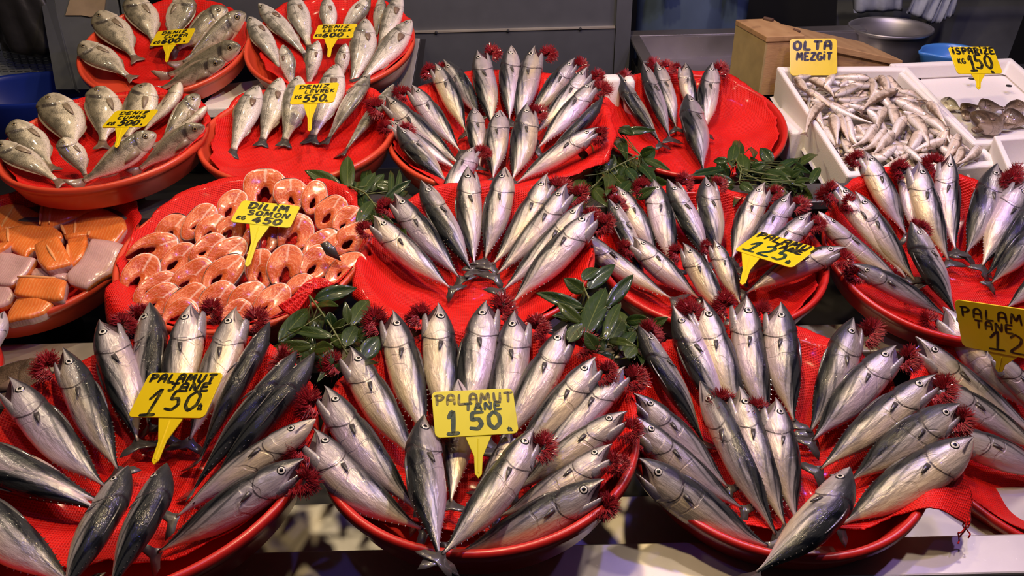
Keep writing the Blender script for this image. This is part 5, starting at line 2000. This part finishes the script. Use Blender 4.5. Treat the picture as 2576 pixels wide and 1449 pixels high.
def yellow(name, col):
    t = NT(name); co = t.objco()
    sm = t.smooth(t.noise(26, 5, co), .52, .72)
    c = t.mix(t.noise(12, 3, co), tuple(x * .9 for x in col), col)
    c = t.mix(t.math('MULTIPLY', sm, .16), c, tuple(x * .45 for x in col))
    t.set(col=c, rough=.38, coat=.3, coatr=.2)
    return t.m
MAT_Y = {'y': yellow('sign_yellow', (.74, .56, .004)), 'l': yellow('sign_lime', (.66, .60, .006))}
def ink(name, col, fade):
    t = NT(name); co = t.objco()
    c = t.mix(t.math('MULTIPLY', t.smooth(t.noise(90, 4, co), .45, .7), fade), col, (.5, .42, .03))
    t.set(col=c, rough=.35)
    return t.m
INK = {'k': ink('ink_black', (.010, .010, .008), .2), 'g': ink('ink_green', (.008, .035, .022), .15), 'f': ink('ink_faded', (.07, .06, .012), .75), 'h': ink('ink_half', (.02, .018, .008), .3)}

class Sign:
    pass
# name: centre, u axis, v axis (fitted), size, attach px, foot px, tray, foot height, text lines (text, x, y, height, pen width, advance, ink), mat, label
def sign(name, P, u, v, size, attach, foot, fh, tk, lines, mat, label, stem=True, scale=None):
    P = np.array(P, float); u = nv(u); v = nv(np.array(v) - np.dot(v, u) * u); n = np.cross(u, v)
    w, h = size
    if foot is not None and scale is None:
        fw = on_tray(tk, *foot, fh)
        fs = on_plane(*foot, P, n)
        s = np.linalg.norm(fw - CAM) / np.linalg.norm(fs - CAM)
    else:
        s = scale or 1.0
    P = CAM + (P - CAM) * s; w *= s; h *= s
    r = empty('price_sign', tuple(P))
    m = Matrix.Identity(4)
    for i in range(3):
        m[i][0], m[i][1], m[i][2], m[i][3] = u[i], v[i], n[i], P[i]
    r.matrix_world = m
    tag(r, label, 'sign', 'yellow handwritten price signs')
    def loc(x, y):
        q = on_plane(x, y, P, n) - P
        return np.array([q @ u, q @ v])
    # rounded plate
    c = .07 * h + .003
    out = []
    for cx, cy, a0 in ((w / 2 - c, h / 2 - c, 0), (-w / 2 + c, h / 2 - c, 90), (-w / 2 + c, -h / 2 + c, 180), (w / 2 - c, -h / 2 + c, 270)):
        for q in range(6):
            a = math.radians(a0 + 18 * q)
            out.append((cx + c * math.cos(a), cy + c * math.sin(a)))
    mb = MB(); mb.slab(out, -.0022, 0)
    pl = mb.obj('plate', MAT_Y[mat], r, False, .0006)
    if stem:
        fx = loc(*foot); at = loc(*attach)
        d = nv(fx - at); p = np.array([-d[1], d[0]])
        if p[0] < 0: p = -p
        ln = np.linalg.norm(fx - at)
        k = min(.55 * ln, .05 * s)
        b = at - d * .004
        o2 = [b - np.array([.021, 0]) * s, b + np.array([.021, 0]) * s, at + d * k + p * .0062 * s, fx + p * .0050 * s, fx + d * .006, fx - p * .0050 * s, at + d * k - p * .0062 * s]
        mb = MB(); mb.slab([tuple(q) for q in o2][::-1], -.0034, -.0012)
        mb.obj('stem', MAT_Y[mat], r, False, .0006)
        mb = MB()
        mb.tube([np.r_[at + d * .004, -.0012], np.r_[at + d * (ln * .97), -.0012]], .0011, 6)
        mb.obj('stem_rib', MAT_Y[mat], r)
    groups = {}
    for (txt, x, y, hh, pw, adv, ik) in lines:
        mb = groups.setdefault(ik, MB())
        X = (x - .5) * w; Y = (.5 - y) * h
        H_ = hh * h
        for i, ch in enumerate(txt):
            if ch == ' ':
                X += adv * w; continue
            if ch == '_':
                continue
            for st in GL[ch]:
                pts = [(X + px_ * adv * w * 1.14 + .10 * py_ * H_ * .5, Y + py_ * H_) for px_, py_ in st]
                stroke_mesh(mb, pts, pw * h, .0005)
            X += adv * w * (1.0 if ch not in 'iI!' else .55) * (1.2 if ch == 'M' else 1)
    for ik, mb in groups.items():
        mb.obj('lettering', INK[ik], pl)
    return r, s

S70 = (.122, .070)
S75, S85, S95 = (.122, .075), (.122, .085), (.122, .095)
sign('S1', [-.964, 2.349, 1.017], [.986, -.143, .087], [.1, .921, .376], S70, (424, 114), (418, 152), .01, 'T1',
     [('DENIz', .17, .27, .17, .06, .145, 'k'), ('CUPRA', .28, .54, .18, .06, .125, 'k'), ('KG', .08, .88, .17, .06, .085, 'k'), ('600', .28, .90, .30, .10, .17, 'k'), ('t', .84, .92, .10, .03, .07, 'k')], 'y',
     'yellow sign reading deniz cupra kg 600')
sign('S2', [-.499, 2.378, 1.015], [.987, -.155, .039], [.133, .93, .341], S70, (832, 98), (827, 140), .015, 'T2',
     [('DENIZ', .14, .27, .18, .06, .155, 'k'), ('LEVREK', .20, .54, .17, .06, .125, 'k'), ('KG', .05, .86, .17, .055, .085, 'k'), ('600', .24, .92, .30, .095, .18, 'k'), ('t', .84, .94, .10, .03, .07, 'k')], 'y',
     'yellow sign reading deniz levrek kg 600')
sign('S3', [-.907, 1.846, .953], [.968, -.235, .085], [.205, .943, .264], S70, (306, 319), (292, 366), .035, 'T3',
     [('DENIz', .18, .27, .17, .06, .15, 'k'), ('CUPRA', .22, .54, .18, .06, .13, 'k'), ('KG', .09, .88, .17, .06, .09, 'k'), ('500', .36, .92, .30, .10, .16, 'k'), ('t', .86, .93, .10, .03, .07, 'k')], 'y',
     'yellow sign reading deniz cupra kg 500')
sign('S4', [-.498, 2.014, .949], [.98, -.179, .086], [.121, .883, .453], S70, (780, 260), (778, 325), .03, 'T4',
     [('DENIZ', .12, .25, .17, .06, .155, 'k'), ('LEVREK', .28, .48, .15, .055, .115, 'k'), ('KG', .08, .74, .16, .05, .085, 'k'), ('550', .30, .92, .34, .09, .18, 'k'), ('t', .80, .95, .10, .03, .07, 'k')], 'y',
     'yellow sign reading deniz levrek kg 550')
sign('S5', [-.492, 1.443, .889], [.99, -.118, -.081], [.132, .971, .202], S70, (652, 566), (622, 664), .032, 'T8',
     [('DiLiM', .17, .34, .26, .085, .165, 'k'), ('SOMON', .21, .62, .20, .065, .14, 'k'), ('KG', .08, .86, .14, .05, .075, 'k'), ('450', .36, .94, .25, .085, .17, 'k')], 'l',
     'lime yellow sign reading dilim somon kg 450')
sign('S6', [.789, 2.036, 1.005], [1.0, .012, -.019], [.01, .533, .846], S95, None, None, 0, None,
     [('OLTA', .08, .30, .22, .08, .215, 'k'), ('MEZGiT', .14, .58, .19, .065, .135, 'k')], 'y',
     'upright yellow sign reading olta mezgit in the whiting box', stem=False, scale=1.125)
sign('S7', [1.099, 1.849, 1.043], [.98, .183, -.072], [-.1, .779, .618], S75, (2462, 185), (2463, 220), -.02, 'T6',
     [('iSPARiZE', .06, .27, .22, .075, .135, 'k'), ('KG', .10, .62, .17, .055, .09, 'k'), ('!', .28, .90, .56, .09, .30, 'k'), ('50', .46, .82, .50, .09, .22, 'k'), ('t', .74, .98, .10, .04, .08, 'k')], 'y',
     'yellow sign reading isparize kg 150', scale=1.10)
sign('S8', [.457, 1.197, .919], [.559, -.814, .159], [.789, .581, .198], S70, (1888, 640), (1868, 710), .035, 'T10',
     [('PALAMUT', .05, .25, .22, .075, .145, 'k'), ('TaNE', .42, .45, .18, .075, .13, 'k'), ('125', .12, .88, .44, .085, .24, 'g'), ('t', .83, .90, .15, .04, .09, 'g')], 'y',
     'tilted yellow sign reading palamut tane 125 in the middle row')
sign('S9', [-.456, .837, .921], [.955, -.246, .166], [.178, .922, .344], S70, (428, 1050), (388, 1158), .0, 'T12',
     [('PALAMUT', .06, .22, .17, .065, .125, 'k'), ('JANE', .38, .41, .16, .06, .14, 'k'), ('1', .18, .96, .56, .07, .24, 'k'), ('50', .44, .84, .42, .07, .24, 'k'), ('t', .86, .82, .14, .035, .08, 'k')], 'y',
     'large yellow sign reading palamut tane 150 in black letters')
sign('S10', [-.058, .883, .837], [.97, .2, -.138], [-.108, .863, .493], S70, (1204, 1096), (1204, 1192), .01, 'T13',
     [('PALAMUT', .04, .30, .21, .055, .135, 'f'), ('TaNE', .38, .45, .15, .055, .12, 'g'), ('!', .12, .93, .47, .09, .28, 'g'), ('50', .42, .86, .36, .085, .22, 'g'), ('t', .86, .93, .08, .03, .08, 'g')], 'l',
     'lime yellow sign reading palamut tane 150 in dark green')
sign('S11', [.668, .880, .962], [.53, -.785, .32], [-.34, .15, .93], (.122, .080), (2520, 895), (2512, 932), .05, 'T15',
     [('PALAMUT', .06, .32, .20, .035, .135, 'k'), ('TANE', .20, .52, .16, .035, .11, 'k'), ('125', .34, .92, .38, .04, .21, 'k')], 'y',
     'yellow sign reading palamut tane 125 at the right edge')

# ------------------------------------------------------------------ laurel sprigs between the trays
def leaf_mat():
    t = NT('laurel_leaf')
    a = t.n('ShaderNodeAttribute', attribute_name='fc', attribute_type='GEOMETRY')
    s = t.n('ShaderNodeSeparateXYZ'); t.l(a.outputs['Vector'], s.inputs[0])
    oi = t.n('ShaderNodeObjectInfo')
    co = t.objco()
    c = t.mix(oi.outputs['Random'], (.007, .026, .006), (.040, .060, .008))
    c = t.mix(t.math('MULTIPLY', t.noise(30, 3, co), .5), c, (.02, .048, .010))
    mid = t.smooth(t.math('ABSOLUTE', s.outputs[1]), .07, .02)
    vein = t.math('MULTIPLY', t.smooth(t.math('SINE', t.math('ADD', t.math('MULTIPLY', s.outputs[0], 42.0), t.math('MULTIPLY', t.math('ABSOLUTE', s.outputs[1]), -11.0))), .9, 1.0), .35)
    c = t.mix(t.math('MAXIMUM', t.math('MULTIPLY', mid, .6), t.math('MULTIPLY', vein, .5)), c, (.12, .15, .035))
    t.set(col=c, rough=.42, coat=.28, coatr=.09, spec=.25)
    t.bump(t.math('ADD', t.noise(40, 3, co), vein), .3, .003)
    return t.m
MAT_LEAF = leaf_mat()
MAT_TWIG = simple('twig', (.10, .12, .03), .5)
def leaf(parent, B, T, w, up, curl):
    a = T - B; L = np.linalg.norm(a); a = a / L
    up = nv(up - np.dot(up, a) * a); s = np.cross(up, a)
    nu, nw = 14, 5
    V = []; A = []; F = []
    for i in range(nu + 1):
        u = i / nu
        wd = w * .5 * (math.sin(math.pi * min(1, u ** .85)) ** .75 * (1 - .25 * u) + .015) * 1.15
        for j in range(nw):
            q = (j / (nw - 1)) * 2 - 1
            z = .18 * wd * q * q * 1.4 - curl * L * (u - .5) ** 2 + .02 * L * math.sin(7 * u + 3 * q) * abs(q)
            V.append(B + a * (u * L) + s * (q * wd) + up * z); A.append((u, q, 0))
    for i in range(nu):
        for j in range(nw - 1):
            F.append((i * nw + j, i * nw + j + 1, (i + 1) * nw + j + 1, (i + 1) * nw + j))
    inv = np.array(parent.location)
    V = [v_ - inv for v_ in V]
    o = mobj('leaf', V, F, MAT_LEAF, parent, True, A)
    sd = o.modifiers.new('solid', 'SOLIDIFY'); sd.thickness = .0006
    return o
rgl = random.Random(8)
def sprig(label, stem, zs, leaves, zl, fill=0, wbox=None):
    """stem: px polyline with heights; leaves: base px, tip px, width px"""
    P = [at_z(x, y, z) for (x, y), z in zip(stem, zs)]
    r = empty('laurel_sprig', tuple(P[0]))
    tag(r, label, 'laurel sprig', 'laurel sprigs between the trays')
    mb = MB()
    ts = np.linspace(0, 1, len(P)); tt = np.linspace(0, 1, 16)
    path = np.stack([np.interp(tt, ts, [p[i] for p in P]) for i in range(3)], -1) - P[0]
    path += np.array([0, 0, .004]) * np.sin(tt * math.pi)[:, None]
    mb.tube(path, .0018, 6)
    for lf in leaves:
        bx, by, tx, ty, w = lf
        z0 = zl + rgl.uniform(-.010, .010)
        B = at_z(bx, by, z0); T = at_z(tx, ty, z0 + rgl.uniform(-.012, .03))
        wd = w * depth(B) / FPX
        up = nv(nv(CAM - B) + np.array([rgl.uniform(-.35, .35), rgl.uniform(-.3, .3), .35]))
        leaf(r, B, T, wd, up, rgl.uniform(.05, .3))
        k = int(np.argmin(np.linalg.norm(path + P[0] - B, axis=1)))
        mb.tube([path[k], (path[k] + B - P[0]) / 2 - (0, 0, .002), B - P[0]], .0011, 5)
    for i in range(fill):
        x0, y0, x1, y1 = wbox
        bx, by = rgl.uniform(x0, x1), rgl.uniform(y0, y1)
        an = rgl.uniform(0, 6.28); ln = rgl.uniform(52, 98)
        z0 = zl - rgl.uniform(.02, .06)
        B = at_z(bx, by, z0); T = at_z(bx + ln * math.cos(an), by + ln * math.sin(an) * .8, z0 + rgl.uniform(-.01, .03))
        leaf(r, B, T, rgl.uniform(24, 40) * depth(B) / FPX, nv(nv(CAM - B) + np.array([rgl.uniform(-.6, .6), rgl.uniform(-.6, .6), .3])), .2)
        k = int(np.argmin(np.linalg.norm(path + P[0] - B, axis=1)))
        mb.tube([path[k], (path[k] + B - P[0]) / 2 - (0, 0, .004), B - P[0]], .0011, 5)
    mb.obj('stem', MAT_TWIG, r, True)
    return r
sprig('laurel sprig with one upright leaf between steak and levrek trays', [(960, 540), (920, 490), (880, 468)], [.87, .89, .90],
      [(858, 470, 766, 428, 36), (875, 474, 874, 388, 38), (905, 490, 944, 432, 32), (915, 520, 898, 462, 34), (945, 462, 1000, 476, 30), (985, 505, 984, 418, 17),
       (1000, 500, 1006, 424, 17), (1030, 470, 962, 520, 24), (950, 556, 972, 500, 30), (930, 540, 990, 562, 26), (965, 505, 1035, 452, 24), (900, 560, 940, 500, 30)], .885, 16, (880, 470, 1010, 560))
sprig('leafy laurel sprig at the right foot of the steak tray', [(778, 743), (806, 785), (838, 832), (875, 893)], [.88, .875, .86, .84],
      [(791, 752, 898, 723, 40), (796, 764, 850, 768, 24), (835, 822, 828, 784, 30), (876, 815, 869, 758, 22), (883, 813, 930, 747, 40), (836, 845, 721, 828, 30), (704, 856, 780, 770, 44),
       (841, 838, 866, 800, 26), (868, 870, 896, 816, 42), (904, 854, 941, 812, 34), (911, 902, 954, 846, 46), (786, 870, 680, 876, 34), (790, 880, 838, 872, 36), (812, 930, 838, 876, 34), (913, 912, 948, 912, 16)], .855, 14, (720, 790, 930, 900))
sprig('laurel sprig lying against front left of the half-empty tray', [(1530, 432), (1560, 418), (1612, 391)], [.85, .86, .87],
      [(1556, 332, 1650, 326, 22), (1549, 338, 1577, 395, 30), (1558, 320, 1592, 338, 28), (1610, 390, 1647, 374, 24), (1618, 398, 1686, 428, 20), (1606, 407, 1653, 464, 28), (1573, 421, 1607, 460, 26),
       (1502, 398, 1545, 394, 24), (1533, 428, 1530, 482, 36), (1480, 424, 1517, 397, 26), (1492, 352, 1500, 394, 22), (1470, 442, 1442, 500, 32), (1490, 470, 1532, 520, 32), (1545, 500, 1590, 452, 28), (1600, 500, 1650, 470, 26), (1480, 400, 1450, 380, 24)], .855, 26, (1450, 380, 1620, 490))
sprig('laurel sprig at front right of the half-empty tray', [(1860, 455), (1865, 430), (1850, 400)], [.84, .85, .86],
      [(1841, 416, 1849, 357, 28), (1858, 418, 1862, 350, 24), (1871, 438, 1867, 381, 34), (1826, 424, 1734, 442, 20), (1832, 404, 1793, 405, 20), (1924, 430, 1992, 462, 32), (1890, 428, 1926, 412, 26),
       (1990, 446, 2014, 428, 20), (2040, 458, 2064, 416, 22), (1997, 458, 2042, 450, 16), (1844, 458, 1776, 441, 24), (1861, 462, 1898, 482, 26), (1878, 400, 1906, 420, 24), (1890, 370, 1898, 396, 22), (1930, 470, 1985, 490, 26), (1950, 440, 2030, 470, 22)], .845, 24, (1790, 400, 2030, 480))
sprig('big-leaved laurel sprig between green sign tray and 125 tray', [(1480, 870), (1500, 800), (1470, 725)], [.82, .85, .87],
      [(1472, 840, 1524, 720, 58), (1526, 770, 1594, 690, 36), (1478, 726, 1547, 664, 38), (1465, 702, 1505, 675, 32), (1469, 735, 1418, 700, 36), (1468, 774, 1346, 735, 34), (1462, 812, 1400, 760, 32),
       (1520, 848, 1562, 752, 32), (1430, 860, 1466, 812, 40), (1500, 880, 1470, 835, 36)], .86, 14, (1400, 770, 1540, 870))
sprig('wet laurel sprig behind front tray with hanging netting', [(1540, 905), (1580, 850), (1620, 810)], [.78, .79, .80],
      [(1534, 862, 1567, 798, 44), (1572, 808, 1634, 802, 28), (1639, 822, 1680, 798, 26), (1560, 880, 1600, 830, 38), (1520, 880, 1490, 850, 34), (1590, 870, 1640, 845, 32), (1545, 900, 1500, 905, 34), (1575, 900, 1600, 870, 34)], .80, 14, (1490, 820, 1620, 900))

# ------------------------------------------------------------------ person standing in the dark behind the steel pan
def person():
    base = np.array([at_y(1725, 40, 3.35)[0], 3.35, 0])
    J = {  # joint: (x,y,z,radius)
        'pelvis': (0, 0, .95, .15), 'waist': (0, .01, 1.08, .14), 'chest': (0, .0, 1.30, .165), 'neck': (0, .0, 1.47, .06), 'head0': (0, -.01, 1.56, .075), 'head1': (0, -.02, 1.65, .095), 'head2': (0, -.01, 1.73, .07),
        'lh': (-.10, 0, .90, .10), 'lk': (-.12, -.03, .50, .068), 'la': (-.12, .0, .10, .045), 'lt': (-.13, -.15, .05, .035),
        'rh': (.10, 0, .90, .10), 'rk': (.12, -.03, .50, .068), 'ra': (.12, .0, .10, .045), 'rt': (.13, -.15, .05, .035),
        'ls': (-.18, .0, 1.40, .06), 'le': (-.26, -.02, 1.15, .045), 'lw': (-.16, -.20, 1.07, .032),
        'rs': (.18, .0, 1.40, .06), 're': (.26, -.02, 1.15, .045), 'rw': (.14, -.21, 1.06, .032)}
    E_ = [('pelvis', 'waist'), ('waist', 'chest'), ('chest', 'neck'), ('neck', 'head0'), ('head0', 'head1'), ('head1', 'head2'), ('pelvis', 'lh'), ('lh', 'lk'), ('lk', 'la'), ('la', 'lt'), ('pelvis', 'rh'), ('rh', 'rk'), ('rk', 'ra'), ('ra', 'rt'),
          ('chest', 'ls'), ('ls', 'le'), ('le', 'lw'), ('chest', 'rs'), ('rs', 're'), ('re', 'rw')]
    names = list(J)
    vs = [J[n][:3] for n in names]; rad = [J[n][3] for n in names]
    ed = [(names.index(a), names.index(b)) for a, b in E_]
    # hands: palm chain and five fingers each
    for sgn, wn in ((-1, 'lw'), (1, 'rw')):
        wv = np.array(J[wn][:3]); i0 = names.index(wn)
        palm = wv + np.array([-.02 * sgn, -.06, -.03]); vs.append(tuple(palm)); rad.append(.030); ip = len(vs) - 1; ed.append((i0, ip))
        for f_, (dx, ln) in enumerate([(-.024, .055), (-.008, .065), (.008, .06), (.024, .048)]):
            a = palm + np.array([dx, -.035, -.012]); b = a + np.array([0, -ln * .5, -.015]); c = b + np.array([0, -ln * .3, -.022])
            prev = ip
            for p, rr in ((a, .0095), (b, .009), (c, .008)):
                vs.append(tuple(p)); rad.append(rr); ed.append((prev, len(vs) - 1)); prev = len(vs) - 1
        a = palm + np.array([-.03 * sgn, .0, -.008]); b = a + np.array([-.014 * sgn, -.028, -.012])
        vs.append(tuple(a)); rad.append(.011); ed.append((ip, len(vs) - 1)); vs.append(tuple(b)); rad.append(.009); ed.append((len(vs) - 2, len(vs) - 1))
    me = bpy.data.meshes.new('person'); me.from_pydata(vs, ed, []); me.update()
    o = bpy.data.objects.new('person', me); sc.collection.objects.link(o)
    md = o.modifiers.new('skin', 'SKIN'); md.use_smooth_shade = True
    for i, r_ in enumerate(rad):
        me.skin_vertices[0].data[i].radius = (r_, r_ * (.72 if i < 3 else .95))
    me.skin_vertices[0].data[0].use_root = True
    o.modifiers.new('sub', 'SUBSURF').levels = 2
    o.modifiers['sub'].render_levels = 2
    t = NT('clothes_and_skin')
    z = t.n('ShaderNodeSeparateXYZ'); t.l(t.objco(), z.inputs[0])
    c = t.mix(t.smooth(z.outputs[2], 1.0, 1.02), (.10, .14, .21), (.05, .055, .07))
    c = t.mix(t.smooth(z.outputs[2], 1.475, 1.485), c, (.42, .24, .16))
    hnd = t.math('MULTIPLY', t.smooth(z.outputs[1], -.17, -.19), t.smooth(z.outputs[2], .3, .4))
    c = t.mix(hnd, c, (.42, .24, .16))
    t.set(col=c, rough=.75); t.bump(t.noise(16, 4, t.objco()), .5, .01)
    me.materials.append(t.m)
    o.location = tuple(base)
    tag(o, 'person in dim blue clothes standing behind the steel pan', 'person')
    # apron, hair
    mb = MB()
    n = 18
    V = []; F = []
    for i in range(15):
        s = i / 14
        zz = 1.30 - .75 * s
        for j in range(n):
            q = (j / (n - 1) - .5) * 2
            wv_ = .15 + .07 * min(1, s * 2)
            V.append((q * wv_, -.165 - .03 * min(1, s * 3) + .09 * q * q + .006 * math.sin(q * 9 + s * 4), zz))
    for i in range(14):
        for j in range(n - 1):
            F.append((i * n + j, (i + 1) * n + j, (i + 1) * n + j + 1, i * n + j + 1))
    ap = mobj('apron', V, F, simple('apron_blue', (.07, .11, .18), .6, nscale=8, namt=.35), o)
    ap.modifiers.new('solid', 'SOLIDIFY').thickness = .004
    mb = MB(); mb.lathe([(.001, .12), (.05, .108), (.088, .06), (.10, .0), (.098, -.05), (.09, -.055), (.09, .0), (.001, .09)], 28, (0, .012, 1.665))
    mb.obj('hair', simple('hair_black', (.015, .012, .01), .5), o, True)
    for sx in (-1, 1):
        mb = MB(); mb.lathe([(.001, .012), (.009, .008), (.012, 0), (.009, -.008), (.001, -.012)], 14, (sx * .035, -.108, 1.655)); mb.obj('eye', EYE['bonito'], o, True)
        mb = MB(); mb.lathe([(.001, .03), (.012, .02), (.014, 0), (.009, -.025), (.001, -.03)], 12, (sx * .097, 0, 1.645)); mb.obj('ear', t.m, o, True)
    mb = MB(); mb.lathe([(.001, .03), (.008, .02), (.017, -.012), (.012, -.02), (.001, -.022)], 14, (0, -.118, 1.625)); mb.obj('nose', t.m, o, True)
    mb = MB(); mb.tube([(-.026, -.105, 1.588), (0, -.112, 1.586), (.026, -.105, 1.588)], [.003, .007, .003], 8); mb.obj('mouth', simple('lip', (.30, .10, .08), .5), o, True)
person()
